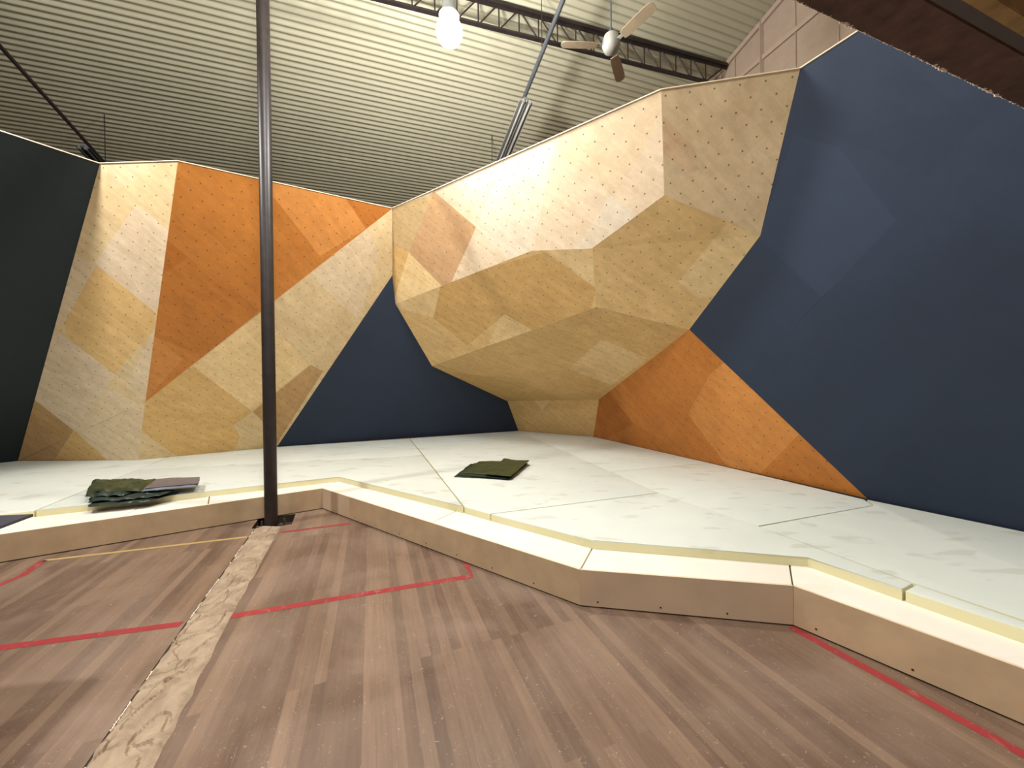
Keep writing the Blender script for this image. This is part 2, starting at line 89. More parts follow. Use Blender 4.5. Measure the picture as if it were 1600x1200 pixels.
        [('L', (0, 1, 2, 3, 4)), ('L', (3, 5, 4)), ('L2', (6, 7, 8, 9, 4, 5)), ('L', (1, 10, 11, 2)), ('L', (3, 2, 12, 13)), ('L', (14, 6, 5, 3, 13)), ('L', (11, 15, 16, 17)), ('L', (2, 11, 17, 12)), ('W', (18, 19, 13, 12)), ('W', (19, 14, 13)), ('W', (20, 21, 17, 16, 22)), ('W', (21, 18, 12, 17)), ('W', (23, 20, 22, 24, 25)), ('L', (26, 27, 28, 29)), ('L', (30, 26, 29, 31, 32)), ('L', (27, 23, 25, 24, 28)), ('L', (33, 34, 35, 36)), ('L', (34, 37, 32, 35)), ('G4', (38, 36, 35, 39)), ('L', (35, 32, 39)), ('S', (40, 38, 39)), ('L', (32, 31, 40, 39)), ('L', (41, 42, 43)), ('L2', (0, 9, 44, 41, 43, 45)), ('L2', (9, 8, 44)), ('L', (46, 47, 48)), ('L', (15, 10, 49, 50, 51)), ('L', (10, 1, 45, 52)), ('L2', (45, 53, 49, 52)), ('L', (50, 48, 51)), ('L', (43, 42, 54, 50, 49)), ('L2', (53, 43, 49)), ('L', (54, 46, 48, 50)), ('L', (16, 15, 51, 55)), ('L', (51, 48, 56, 55)), ('W', (22, 16, 55)), ('W', (24, 22, 55, 56, 48, 47, 57, 58, 59)), ('L', (29, 28, 59)), ('L', (31, 29, 59)), ('L', (28, 24, 59)), ('L', (59, 60, 61)), ('W', (59, 58, 62)), ('L', (59, 62, 60)), ('L', (59, 61, 63)), ('G4', (36, 38, 64, 65)), ('S', (38, 40, 59, 66, 64)), ('L', (59, 63, 66)), ('L', (40, 31, 59)), ('G4', (67, 33, 36, 68)), ('G4', (36, 65, 68)), ('L2', (7, 69, 70)), ('L', (71, 72, 73)), ('L', (74, 75, 76)), ('L', (77, 71, 73, 78, 74, 76)), ('L', (76, 75, 79, 80)), ('L2', (69, 77, 76, 81, 70)), ('W', (82, 83, 84, 75, 74)), ('L', (78, 82, 74)), ('W', (84, 85, 79, 75)), ('W', (83, 86, 87, 84)), ('W', (87, 85, 84)), ('L2', (7, 70, 8)), ('L', (80, 79, 88, 42, 41)), ('L2', (81, 80, 41, 44)), ('L2', (70, 81, 44, 8)), ('W', (79, 85, 88)), ('W', (87, 86, 89)), ('W', (85, 87, 89, 90, 88)), ('L', (91, 92, 47, 46)), ('L', (54, 42, 88)), ('L', (90, 91, 46, 54, 88)), ('W', (92, 57, 47)), ('W', (93, 94, 95)), ('W', (57, 93, 95, 96)), ('W', (58, 57, 96)), ('L', (97, 98, 99, 100, 101)), ('L', (102, 97, 101, 103)), ('L', (61, 60, 102, 103)), ('W', (95, 94, 104, 105)), ('W', (96, 95, 105, 106)), ('W', (62, 58, 96, 106)), ('L', (105, 104, 98, 97)), ('L', (106, 105, 97, 102)), ('L', (60, 62, 106, 102)), ('L', (101, 100, 107, 108)), ('L', (103, 101, 108, 109)), ('L', (63, 61, 103, 109)), ('G4', (65, 64, 110, 111)), ('S', (112, 113, 114)), ('S', (115, 112, 114, 116, 110)), ('S', (64, 66, 115, 110)), ('L', (108, 107, 113, 112)), ('L', (109, 108, 112, 115)), ('L', (66, 63, 109, 115)), ('L', (99, 117, 100)), ('L', (117, 118, 107, 100)), ('G2', (119, 120, 121)), ('G2', (122, 119, 121, 123, 124)), ('G2', (123, 116, 124)), ('S', (125, 126, 127, 114, 113)), ('S', (127, 116, 114)), ('L', (118, 125, 113, 107)), ('G2', (126, 122, 124, 127)), ('G2', (124, 116, 127)), ('G2', (120, 128, 129, 121)), ('Y3', (130, 131, 132, 133)), ('Y3', (132, 116, 133)), ('G2', (129, 130, 133, 123, 121)), ('G2', (133, 116, 123)), ('Y3', (132, 131, 134, 135)), ('Y3', (116, 132, 135)), ('Y3', (135, 134, 136)), ('Y3', (116, 135, 136, 137, 138)), ('Y3', (137, 139, 138)), ('G4', (140, 141, 142, 143)), ('G4', (144, 140, 143)), ('G4', (145, 143, 142, 146)), ('G4', (116, 138, 145)), ('G4', (138, 139, 144, 143, 145)), ('G4', (67, 68, 142, 141)), ('G4', (111, 116, 146)), ('G4', (68, 65, 111, 146, 142)), ('Y3', (131, 130, 147, 148)), ('G2', (130, 129, 149, 147)), ('Y3', (134, 131, 148, 150)), ('Y3', (136, 134, 150, 151, 152)), ('Y3', (137, 136, 152, 153)), ('Y3', (139, 137, 153, 154, 155)), ('G4', (141, 140, 156, 157)), ('G4', (140, 144, 158, 156)), ('G4', (144, 139, 155, 154, 158)), ('G4', (67, 141, 157))]),
    'plywood_right_prow': ([(1.478, 3.754, 4.4), (2.646, 3.521, 4.4), (2.659, 3.675, 4.114), (2.349, 3.899, 3.818), (1.551, 3.78, 4.326), (2.208, 4.0, 3.684), (2.084, 3.971, 3.782), (2.194, 4.011, 3.671), (2.672, 3.813, 3.857), (2.684, 3.948, 3.606), (2.661, 3.945, 3.62), (2.694, 4.063, 3.393), (2.698, 4.114, 3.298), (2.648, 4.102, 3.338), (2.706, 4.194, 3.149), (2.643, 4.171, 3.213), (2.23, 4.005, 3.667), (2.215, 4.018, 3.649), (1.524, 3.776, 4.342), (1.784, 3.899, 4.016), (2.117, 4.057, 3.598), (1.914, 3.961, 3.853), (1.873, 3.921, 3.947), (2.64, 4.19, 3.176), (2.146, 4.07, 3.562), (2.363, 4.173, 3.29), (1.485, 3.771, 4.367), (1.986, 4.155, 3.473), (1.968, 4.168, 3.455), (1.661, 4.165, 3.584), (1.651, 4.142, 3.63), (1.674, 4.131, 3.64), (1.645, 4.128, 3.656), (1.516, 3.84, 4.23), (2.057, 4.102, 3.54), (1.954, 4.001, 3.764), (1.889, 4.031, 3.735), (1.583, 3.99, 3.932), (1.59, 3.991, 3.927), (1.528, 3.843, 4.22), (2.196, 4.171, 3.36), (2.126, 4.17, 3.389), (2.12, 4.165, 3.401), (2.083, 4.128, 3.483), (2.048, 4.16, 3.439)],
        [('B2', (0, 1, 2, 3, 4)), ('B2', (3, 5, 6, 4)), ('B2', (5, 7, 6)), ('B2', (8, 9, 10)), ('B2', (9, 11, 10)), ('B2', (11, 12, 13, 10)), ('B2', (12, 14, 15, 13)), ('B2', (5, 3, 16)), ('B2', (17, 7, 5, 16)), ('B2', (10, 13, 16, 3)), ('B2', (13, 15, 17, 16)), ('B', (2, 8, 10, 3)), ('B2', (0, 4, 18)), ('B2', (4, 6, 19, 18)), ('B2', (6, 7, 20, 21, 22)), ('B3', (21, 19, 22)), ('B2', (15, 14, 23)), ('B2', (7, 17, 24, 20)), ('B2', (17, 15, 23, 25, 24)), ('B2', (0, 18, 26)), ('B2', (27, 28, 29, 30, 31)), ('B2', (30, 32, 31)), ('B2', (18, 19, 33, 26)), ('B2', (21, 20, 34)), ('B2', (35, 34, 27, 31)), ('B2', (36, 31, 32, 37)), ('B2', (38, 37, 33, 39)), ('B3', (19, 21, 35, 36, 38, 39)), ('B2', (40, 41, 42)), ('B2', (41, 28, 27, 42)), ('B2', (20, 24, 43, 34)), ('B2', (43, 44, 27, 34)), ('B2', (24, 25, 40, 42, 43)), ('B2', (42, 44, 43))]),
    'plywood_right_underside': ([(1.022, 4.849, 3.259), (1.661, 4.165, 3.584), (2.352, 4.173, 3.295), (2.349, 4.18, 3.29), (2.363, 4.173, 3.29), (2.29, 4.356, 3.176), (2.519, 4.183, 3.226), (2.348, 4.183, 3.288), (2.706, 4.194, 3.149), (1.974, 5.117, 2.617), (1.588, 5.008, 2.877), (1.965, 5.137, 2.603), (1.581, 5.02, 2.87), (2.54, 4.831, 2.64), (2.448, 5.187, 2.356), (2.36, 5.226, 2.357), (1.984, 5.12, 2.61), (2.317, 5.245, 2.358), (1.969, 5.128, 2.61), (2.446, 5.193, 2.35), (2.432, 5.247, 2.308), (2.416, 5.242, 2.319), (2.424, 5.278, 2.283), (2.399, 5.27, 2.301), (2.383, 4.913, 2.632), (2.091, 4.834, 2.825), (1.875, 5.354, 2.444), (1.335, 5.429, 2.602), (1.205, 5.447, 2.64), (2.163, 5.314, 2.36), (2.392, 5.282, 2.293)],
        [('G', (0, 1, 2, 3)), ('G', (2, 4, 3)), ('G', (0, 3, 5)), ('G', (3, 4, 6, 7)), ('G2', (6, 8, 5, 7)), ('G', (0, 5, 9)), ('G', (10, 9, 11, 12)), ('G3', (0, 10, 12)), ('G', (13, 14, 15, 16)), ('G', (15, 17, 11, 18, 16)), ('G', (19, 20, 21)), ('G', (20, 22, 23, 21)), ('Y', (14, 19, 21, 15)), ('Y', (21, 23, 17, 15)), ('G', (24, 16, 9, 25)), ('G', (16, 18, 9)), ('G2', (5, 8, 13, 24, 25)), ('G', (12, 11, 26, 27)), ('G3', (0, 12, 27, 28)), ('G', (11, 17, 29, 26)), ('G', (23, 22, 30)), ('Y', (17, 23, 30, 29))]),
    'plywood_left_underside': ([(0.349, 5.31, 3.338), (0.286, 5.301, 3.389), (0.479, 5.182, 3.355), (0.501, 5.183, 3.339), (0.47, 5.209, 3.339), (1.138, 5.229, 2.866), (1.142, 5.24, 2.854), (1.203, 5.447, 2.642), (1.145, 5.437, 2.689), (1.149, 5.265, 2.828), (1.2, 5.429, 2.659), (0.569, 5.127, 3.339), (1.022, 4.849, 3.259), (-0.366, 5.821, 3.309), (1.203, 5.448, 2.64), (1.142, 5.481, 2.648), (-0.185, 6.192, 2.825), (-0.556, 5.972, 3.286), (-0.339, 6.275, 2.846), (-0.34, 6.275, 2.846), (-0.973, 6.305, 3.235), (-0.971, 6.303, 3.235), (-0.224, 6.213, 2.831), (-0.557, 5.973, 3.286), (-1.31, 6.796, 2.976), (-1.176, 6.467, 3.21), (-2.107, 7.223, 3.082), (-2.159, 7.251, 3.089), (-1.417, 6.659, 3.18), (-1.712, 7.011, 3.029), (-1.824, 6.992, 3.122), (1.203, 5.449, 2.639), (1.141, 5.508, 2.625), (0.337, 6.276, 2.437), (-0.067, 6.276, 2.681), (-0.1, 6.276, 2.701), (-0.088, 6.26, 2.707), (-0.151, 6.276, 2.732), (-1.527, 8.054, 2.0), (-1.691, 8.211, 1.961), (-1.696, 8.199, 1.975), (-0.44, 7.017, 2.255), (-1.223, 7.764, 2.071), (-0.205, 6.415, 2.642), (-1.787, 8.014, 2.192), (-1.423, 7.086, 2.789), (-0.828, 7.24, 2.293), (0.336, 6.277, 2.436), (0.166, 6.439, 2.396), (-0.067, 6.276, 2.68), (-2.132, 7.307, 3.024), (-2.154, 7.263, 3.076)],
        [('G', (0, 1, 2, 3)), ('G', (4, 3, 5, 6)), ('G', (7, 8, 9, 10)), ('S2', (8, 0, 4, 6, 9)), ('G2', (2, 11, 3)), ('G2', (11, 12, 5, 3)), ('G', (13, 1, 0)), ('G', (14, 15, 8, 7)), ('S2', (15, 16, 17, 13, 0, 8)), ('S2', (18, 19, 20, 21)), ('S2', (22, 18, 21, 23)), ('S2', (16, 22, 23, 17)), ('S2', (19, 24, 25, 20)), ('G2', (26, 27, 28)), ('G2', (29, 26, 30)), ('G2', (24, 29, 30, 28, 25)), ('G', (31, 32, 15, 14)), ('S2', (32, 33, 34, 16, 15)), ('S2', (34, 35, 36)), ('S2', (37, 18, 22)), ('S2', (35, 37, 22, 16, 36)), ('G', (38, 39, 40)), ('G', (41, 42, 43)), ('G', (42, 38, 40, 44, 45, 46)), ('S2', (45, 24, 19, 37, 43, 46)), ('G2', (47, 48, 49)), ('S2', (33, 47, 49, 34)), ('G2', (48, 41, 43, 35, 49)), ('S2', (43, 37, 35)), ('G', (44, 50, 45)), ('G2', (51, 27, 26)), ('G2', (50, 51, 26, 29, 45)), ('G2', (29, 24, 45))]),
    'plywood_lower_underside': ([(0.712, 5.918, 2.524), (1.205, 5.447, 2.64), (1.308, 5.892, 2.395), (1.048, 6.01, 2.398), (1.339, 6.03, 2.319), (1.277, 6.072, 2.313), (1.162, 6.041, 2.356), (-1.247, 7.787, 2.066), (-0.196, 6.784, 2.312), (0.103, 6.87, 2.198), (0.222, 6.385, 2.41), (1.354, 6.093, 2.284), (1.761, 7.856, 1.312), (1.8, 8.027, 1.218), (1.708, 8.031, 1.238), (1.754, 7.825, 1.329), (1.688, 8.033, 1.242), (-0.155, 7.045, 2.172), (0.216, 6.902, 2.155), (-0.209, 7.194, 2.111), (1.635, 7.312, 1.612), (0.399, 8.101, 1.516), (-0.417, 7.767, 1.877), (-0.539, 8.103, 1.74), (0.002, 7.938, 1.692), (-0.557, 8.151, 1.72), (1.36, 6.117, 2.271), (1.384, 6.221, 2.213), (1.054, 7.144, 1.834), (-1.691, 8.211, 1.961), (-1.07, 7.667, 2.083), (-0.969, 7.715, 2.034), (-0.483, 7.947, 1.803), (-0.726, 8.16, 1.756), (-0.811, 7.607, 2.051), (1.694, 8.104, 1.213), (1.672, 8.121, 1.212), (1.143, 8.509, 1.189), (-0.115, 9.432, 1.134), (-0.781, 8.915, 1.484), (-1.417, 8.423, 1.817), (2.102, 5.322, 2.377), (1.971, 5.444, 2.368), (1.486, 5.893, 2.33), (1.536, 5.737, 2.385), (2.163, 5.314, 2.36), (2.392, 5.282, 2.293), (2.424, 5.278, 2.283), (2.218, 6.188, 1.931), (2.171, 6.183, 1.95), (1.382, 6.097, 2.272), (1.438, 6.043, 2.277), (1.42, 6.101, 2.257), (2.224, 5.305, 2.342), (1.879, 7.334, 1.515)],
        [('Y', (0, 1, 2, 3)), ('Y', (2, 4, 5, 6, 3)), ('Y', (7, 8, 9)), ('Y', (10, 0, 3)), ('Y', (8, 10, 3, 6, 5, 9)), ('Y', (5, 4, 11)), ('Y', (12, 13, 14)), ('Y', (15, 12, 14, 16)), ('Y', (17, 9, 18, 19)), ('Y', (18, 20, 15, 16, 21, 22, 19)), ('Y', (23, 22, 24)), ('Y3', (21, 25, 23, 24)), ('Y', (9, 5, 11, 26, 18)), ('Y', (26, 27, 28, 18)), ('G2', (27, 20, 28)), ('Y', (29, 7, 30, 31)), ('Y', (29, 31, 32, 23, 33)), ('Y3', (23, 25, 33)), ('Y', (30, 17, 19, 31)), ('Y', (19, 22, 34)), ('Y', (22, 32, 31, 34)), ('Y', (14, 13, 35)), ('Y', (16, 14, 35, 36)), ('Y', (21, 16, 36, 37)), ('Y3', (25, 21, 37, 38, 39)), ('Y', (29, 33, 40)), ('Y3', (33, 25, 39, 40)), ('Y', (1, 41, 42, 2)), ('Y', (43, 4, 2, 44)), ('Y', (42, 43, 44)), ('Y', (41, 45, 42)), ('Y', (46, 47, 48, 49)), ('Y', (50, 11, 4, 43, 51)), ('Y', (52, 50, 51)), ('Y', (45, 53, 51, 43, 42)), ('Y', (53, 46, 49, 52, 51)), ('Y', (48, 13, 12, 49)), ('Y', (12, 15, 49)), ('Y', (15, 20, 54)), ('Y', (26, 11, 50)), ('Y', (27, 26, 50, 52)), ('G2', (20, 27, 52, 49, 54))]),
    'plywood_kicker': ([(0.835, 8.735, 1.175), (1.8, 8.027, 1.218), (1.845, 8.861, 0.33), (0.648, 9.21, 0.821), (-0.115, 9.432, 1.134), (0.53, 8.959, 1.162), (0.698, 9.084, 0.915), (0.395, 9.911, 0.33), (0.151, 10.087, 0.33)],
        [('Y', (0, 1, 2, 3)), ('Y', (4, 5, 6, 3)), ('G2', (5, 0, 6)), ('Y', (3, 2, 7)), ('Y', (4, 3, 7, 8))]),
    'plywood_orange_right': ([(1.923, 7.486, 1.427), (2.424, 5.278, 2.283), (2.084, 7.385, 1.134), (1.845, 8.861, 0.33), (1.816, 8.32, 0.905), (1.907, 8.482, 0.536), (1.806, 8.121, 1.118), (2.032, 7.707, 0.959), (1.8, 8.027, 1.218), (1.899, 7.591, 1.387), (2.075, 7.438, 1.106), (2.473, 5.231, 2.209), (2.691, 5.023, 1.877), (2.688, 5.244, 1.677), (2.67, 6.732, 0.33), (2.595, 6.926, 0.33), (2.68, 5.908, 1.076), (2.525, 7.107, 0.33), (2.273, 7.266, 0.789), (2.62, 6.632, 0.545), (2.021, 8.409, 0.33), (1.957, 8.573, 0.33), (2.733, 4.983, 1.813), (3.708, 4.054, 0.33), (3.283, 5.151, 0.33), (3.295, 4.448, 0.959), (3.235, 5.277, 0.33), (3.232, 5.276, 0.336), (3.284, 5.138, 0.341), (3.158, 5.475, 0.33), (3.107, 5.606, 0.33)],
        [('O', (0, 1, 2)), ('O2', (3, 4, 5)), ('O4', (4, 6, 7, 5)), ('O4', (6, 8, 9, 10, 7)), ('O', (9, 0, 2, 10)), ('O2', (11, 12, 13)), ('O2', (14, 15, 16)), ('O2', (15, 17, 18, 19)), ('O', (18, 2, 1, 11, 13, 16, 19)), ('O2', (17, 20, 18)), ('O2', (21, 3, 5)), ('O4', (20, 21, 5, 7, 18)), ('O4', (7, 10, 18)), ('O', (10, 2, 18)), ('O2', (13, 12, 22)), ('O2', (23, 24, 25)), ('O2', (24, 26, 27, 28)), ('O2', (26, 29, 27)), ('O2', (30, 14, 16)), ('O3', (13, 22, 25, 28, 27)), ('O3', (29, 30, 16, 13, 27))]),
    'painted_blue_right': ([(2.646, 3.521, 4.4), (4.173, 0.6, 4.4), (4.259, 0.6, 4.141), (2.864, 3.124, 4.365), (5.467, 0.6, 0.475), (5.006, 1.118, 1.052), (3.422, 2.731, 3.299), (3.361, 2.774, 3.416), (3.354, 2.799, 3.395), (5.515, 0.6, 0.33), (3.823, 2.447, 2.531), (3.296, 3.039, 3.19), (3.21, 3.136, 3.297), (2.799, 3.598, 3.812), (2.765, 3.58, 3.943), (4.974, 1.634, 0.33), (4.44, 2.656, 0.33), (3.236, 3.29, 2.975), (2.929, 3.452, 3.65), (3.293, 3.053, 3.178), (3.708, 4.054, 0.33), (3.143, 3.77, 2.497), (3.261, 3.277, 2.92), (3.122, 3.76, 2.575), (2.609, 3.812, 4.05), (2.62, 3.725, 4.153), (2.737, 3.609, 3.984), (2.886, 4.838, 1.581), (3.116, 3.878, 2.405), (2.854, 4.868, 1.629), (3.088, 3.901, 2.454), (2.424, 5.278, 2.283), (2.543, 4.338, 3.416), (2.697, 4.214, 3.143), (2.711, 3.697, 3.922), (2.66, 3.685, 4.095), (2.666, 3.748, 3.979), (2.701, 4.211, 3.136), (2.7, 4.127, 3.273), (2.706, 4.194, 3.149)],
        [('N', (0, 1, 2)), ('N', (3, 2, 4, 5, 6)), ('N', (7, 6, 8)), ('N3', (0, 3, 7, 8)), ('N', (4, 9, 5)), ('N', (6, 5, 10)), ('N', (8, 6, 10, 11)), ('N', (12, 13, 14)), ('N3', (0, 8, 11, 12, 14)), ('N', (5, 9, 15, 10)), ('N', (15, 16, 17, 11, 10)), ('N', (17, 18, 12, 19)), ('N3', (12, 11, 19)), ('N', (16, 20, 21, 22)), ('N2', (21, 23, 17, 22)), ('N2', (23, 13, 18, 17)), ('N', (14, 13, 24, 25)), ('N', (0, 26, 25)), ('N3', (0, 14, 26)), ('N', (21, 20, 27)), ('N', (28, 27, 29, 30)), ('N', (29, 31, 32, 30)), ('N', (33, 32, 24, 34)), ('N2', (23, 21, 28, 30)), ('N2', (13, 23, 30, 33, 34)), ('N', (24, 25, 35, 36)), ('N', (25, 0, 35)), ('N', (37, 31, 32)), ('N', (33, 32, 24, 36, 38)), ('N2', (39, 37, 33, 38))]),
    'painted_blue_center': ([(-2.122, 6.958, 3.546), (-2.159, 7.251, 3.089), (-4.862, 7.982, 0.33), (-1.691, 8.211, 1.961), (0.151, 10.087, 0.33), (-0.115, 9.432, 1.134)],
        [('N', (0, 1, 2)), ('N', (1, 3, 2)), ('N', (3, 4, 2)), ('N', (3, 5, 4))]),
    'painted_blue_left': ([(-6.421, 2.818, 4.4), (-5.124, 4.862, 4.4), (-8.702, 6.8, 0.33), (-10.309, 4.267, 0.33)],
        [('N4', (0, 1, 2)), ('N4', (0, 2, 3))]),
}
UPPER = [[[-7.286, 2.841], [-4.972, 4.012], [-6.207, 6.981], [-6.503, 6.713], [-8.702, 6.8], [-10.309, 4.267]], [[-4.972, 4.012], [-2.399, 5.313], [-0.507, 3.954], [-1.59, 6.844], [-5.806, 5.981]], [[-5.806, 5.981], [-1.59, 6.844], [-2.368, 8.887], [-4.862, 7.982], [-6.207, 6.981]], [[-2.368, 8.887], [-1.59, 6.844], [-0.507, 3.954], [-0.233, 3.732], [1.636, 4.36], [1.361, 5.405], [0.151, 10.087]], [[-0.233, 3.732], [0.625, 3.072], [2.079, 2.738], [2.314, 2.301], [2.459, 2.371], [2.109, 3.334], [1.636, 4.36]], [[0.151, 10.087], [1.361, 5.405], [3.0, 5.879], [1.845, 8.861]], [[1.361, 5.405], [1.636, 4.36], [2.109, 3.334], [3.565, 3.828], [3.658, 4.024], [3.0, 5.879]], [[2.109, 3.334], [2.459, 2.371], [2.633, 1.998], [3.017, 1.176], [5.17, 1.187], [3.679, 4.038], [3.565, 3.828]], [[2.314, 2.301], [2.534, 1.922], [3.017, 1.088], [3.017, 1.176], [2.459, 2.371]]]
LOWER = [[[-6.585, 2.38], [-4.049, 3.993], [-4.367, 4.834], [-7.058, 3.124]], [[-4.049, 3.993], [-3.454, 4.371], [-3.976, 5.083], [-4.367, 4.834]], [[-3.454, 4.371], [-2.46, 5.002], [-2.413, 6.076], [-3.976, 5.083]], [[-2.46, 5.002], [-0.787, 3.722], [-0.344, 4.492], [-2.413, 6.076]], [[-0.787, 3.722], [0.473, 2.757], [0.842, 3.584], [-0.344, 4.492]], [[0.473, 2.757], [1.806, 2.506], [2.319, 3.306], [0.842, 3.584]], [[1.806, 2.506], [3.254, 0.463], [3.973, 0.972], [2.319, 3.306]]]
BOARD = [[-6.575, 2.364], [-2.461, 4.979], [0.465, 2.739], [1.795, 2.489], [3.238, 0.452]]
PIT_PTS = [[-2.933, 4.32], [-2.723, 4.351], [-2.552, 4.443], [-2.704, 4.795], [-3.07, 4.651]]
STRIP_L = [[-2.907, 4.358], [-2.796, 4.066], [-2.472, 3.251], [-2.219, 2.599], [-1.99, 2.029], [-1.822, 1.621], [-1.729, 1.388]]
STRIP_R = [[-2.612, 4.347], [-2.514, 4.057], [-2.196, 3.266], [-1.965, 2.665], [-1.697, 2.032], [-1.525, 1.617], [-1.425, 1.385]]
RED1A = [[-3.363, 2.343], [-2.245, 2.6]]
RED1B = [[-1.971, 2.679], [-0.349, 3.196]]
RED1C = [[-0.349, 3.196], [-0.435, 3.425]]
RED2 = [[-2.537, 4.196], [-1.873, 4.439]]
RED3 = [[1.774, 2.483], [2.153, 1.596]]
RED4 = [[-4.196, 3.073], [-4.213, 3.308], [-4.369, 3.585]]
YEL = [[-4.369, 3.585], [-2.821, 4.084]]

# ------------------------------------------------------------ materials
def new_mat(name, rough=0.6, spec=0.3):
    m = bpy.data.materials.new(name); m.use_nodes = True
    nt = m.node_tree; b = nt.nodes['Principled BSDF']
    b.inputs['Roughness'].default_value = rough
    b.inputs['Specular IOR Level'].default_value = spec
    return m, nt, b
def N(nt, t, **kw):
    n = nt.nodes.new(t)
    for k, v in kw.items():
        if k in n.inputs: n.inputs[k].default_value = v
        else: setattr(n, k, v)
    return n
def mapping(nt, coord='Object', scale=(1, 1, 1), rot=(0, 0, 0)):
    tc = N(nt, 'ShaderNodeTexCoord'); mp = N(nt, 'ShaderNodeMapping')
    mp.inputs['Scale'].default_value = scale; mp.inputs['Rotation'].default_value = rot
    nt.links.new(tc.outputs[coord], mp.inputs['Vector']); return mp.outputs['Vector']
def noise_tex(nt, vec, scale, detail=4, rough=0.55, dist=0.0):
    n = N(nt, 'ShaderNodeTexNoise'); n.inputs['Scale'].default_value = scale
    n.inputs['Detail'].default_value = detail; n.inputs['Roughness'].default_value = rough; n.inputs['Distortion'].default_value = dist
    nt.links.new(vec, n.inputs['Vector']); return n.outputs['Fac']
def ramp(nt, fac, stops):
    r = N(nt, 'ShaderNodeValToRGB'); e = r.color_ramp.elements
    e[0].position, e[0].color = stops[0][0], (*stops[0][1], 1)
    e[1].position, e[1].color = stops[-1][0], (*stops[-1][1], 1)
    for p, c in stops[1:-1]:
        k = e.new(p); k.color = (*c, 1)
    nt.links.new(fac, r.inputs['Fac']); return r.outputs['Color']
def mix(nt, a, b, fac, mode='MIX'):
    m = N(nt, 'ShaderNodeMix', data_type='RGBA', blend_type=mode)
    for v, sock in ((a, m.inputs[6]), (b, m.inputs[7]), (fac, m.inputs[0])):
        if hasattr(v, 'is_linked') or isinstance(v, bpy.types.NodeSocket): nt.links.new(v, sock)
        elif isinstance(v, (int, float)): sock.default_value = v
        else: sock.default_value = (*v, 1)
    return m.outputs[2]
def math_n(nt, op, a, b=None):
    n = N(nt, 'ShaderNodeMath', operation=op)
    for i, v in enumerate((a, b)):
        if v is None: continue
        if isinstance(v, (int, float)): n.inputs[i].default_value = v
        else: nt.links.new(v, n.inputs[i])
    return n.outputs[0]
def bump(nt, b, h, strength=0.3, dist=0.01):
    bm = N(nt, 'ShaderNodeBump'); bm.inputs['Strength'].default_value = strength; bm.inputs['Distance'].default_value = dist
    nt.links.new(h, bm.inputs['Height']); nt.links.new(bm.outputs['Normal'], b.inputs['Normal'])
G3 = lambda v: (v, v, v)

def plain(name, col, rough=0.6, spec=0.3, var=0.12, scale=8, metal=0.0, bmp=0.0):
    m, nt, b = new_mat(name, rough, spec); b.inputs['Metallic'].default_value = metal
    f = noise_tex(nt, mapping(nt), scale, 5)
    c = ramp(nt, f, [(0.3, tuple(x * (1 - var) for x in col)), (0.7, tuple(min(1, x * (1 + var)) for x in col))])
    nt.links.new(c, b.inputs['Base Color'])
    if bmp: bump(nt, b, f, bmp)
    return m

def sheet_mat(name, holes=True, figure=0.16, rough=0.5, spec=0.3, ang=45):
    """climbing wall sheets: tone of each sheet from the mesh, wood figure and T-nut holes from the UVs (metres)"""
    m, nt, b = new_mat(name, rough, spec)
    at = N(nt, 'ShaderNodeAttribute', attribute_name='tone')
    uv = mapping(nt, 'UV', rot=(0, 0, math.radians(ang)))
    st = N(nt, 'ShaderNodeMapping'); st.inputs['Scale'].default_value = (1.0, 5.0, 1); nt.links.new(uv, st.inputs['Vector'])
    f1 = noise_tex(nt, st.outputs['Vector'], 2.2, 6, 0.6, 0.8)
    f2 = noise_tex(nt, st.outputs['Vector'], 30, 3, 0.6)
    f3 = noise_tex(nt, uv, 1.3, 4, 0.6, 1.2)
    f4 = noise_tex(nt, uv, 9, 5, 0.7, 0.6)
    c = mix(nt, at.outputs['Color'], ramp(nt, f1, [(0.25, G3(1 - figure)), (0.75, G3(1 + figure * 0.5))]), 1.0, 'MULTIPLY')
    c = mix(nt, c, ramp(nt, f2, [(0.3, G3(1 - figure * .4)), (0.7, G3(1.03))]), 1.0, 'MULTIPLY')
    c = mix(nt, c, ramp(nt, f3, [(0.3, (1 - figure * .7, 1 - figure, 1 - figure * 1.3)), (0.7, (1.03, 1.03, 1.03))]), 1.0, 'MULTIPLY')
    c = mix(nt, c, ramp(nt, f4, [(0.42, G3(1 - figure * .5)), (0.6, G3(1.0))]), 1.0, 'MULTIPLY')
    if holes:
        sx = N(nt, 'ShaderNodeSeparateXYZ'); nt.links.new(uv, sx.inputs[0]); P = 0.155
        d = []
        for o in ('X', 'Y'):
            fr = math_n(nt, 'FRACT', math_n(nt, 'DIVIDE', sx.outputs[o], P))
            d.append(math_n(nt, 'POWER', math_n(nt, 'SUBTRACT', fr, 0.5), 2.0))
        r = math_n(nt, 'SQRT', math_n(nt, 'ADD', d[0], d[1]))
        hole = math_n(nt, 'LESS_THAN', r, 0.0068 / P)
        ring = math_n(nt, 'LESS_THAN', r, 0.011 / P)
        c = mix(nt, c, mix(nt, c, G3(0.55), 1.0, 'MULTIPLY'), math_n(nt, 'MULTIPLY', ring, 0.35))
        c = mix(nt, c, (0.035, 0.022, 0.012), math_n(nt, 'MULTIPLY', hole, 0.8))
    nt.links.new(c, b.inputs['Base Color'])
    return m

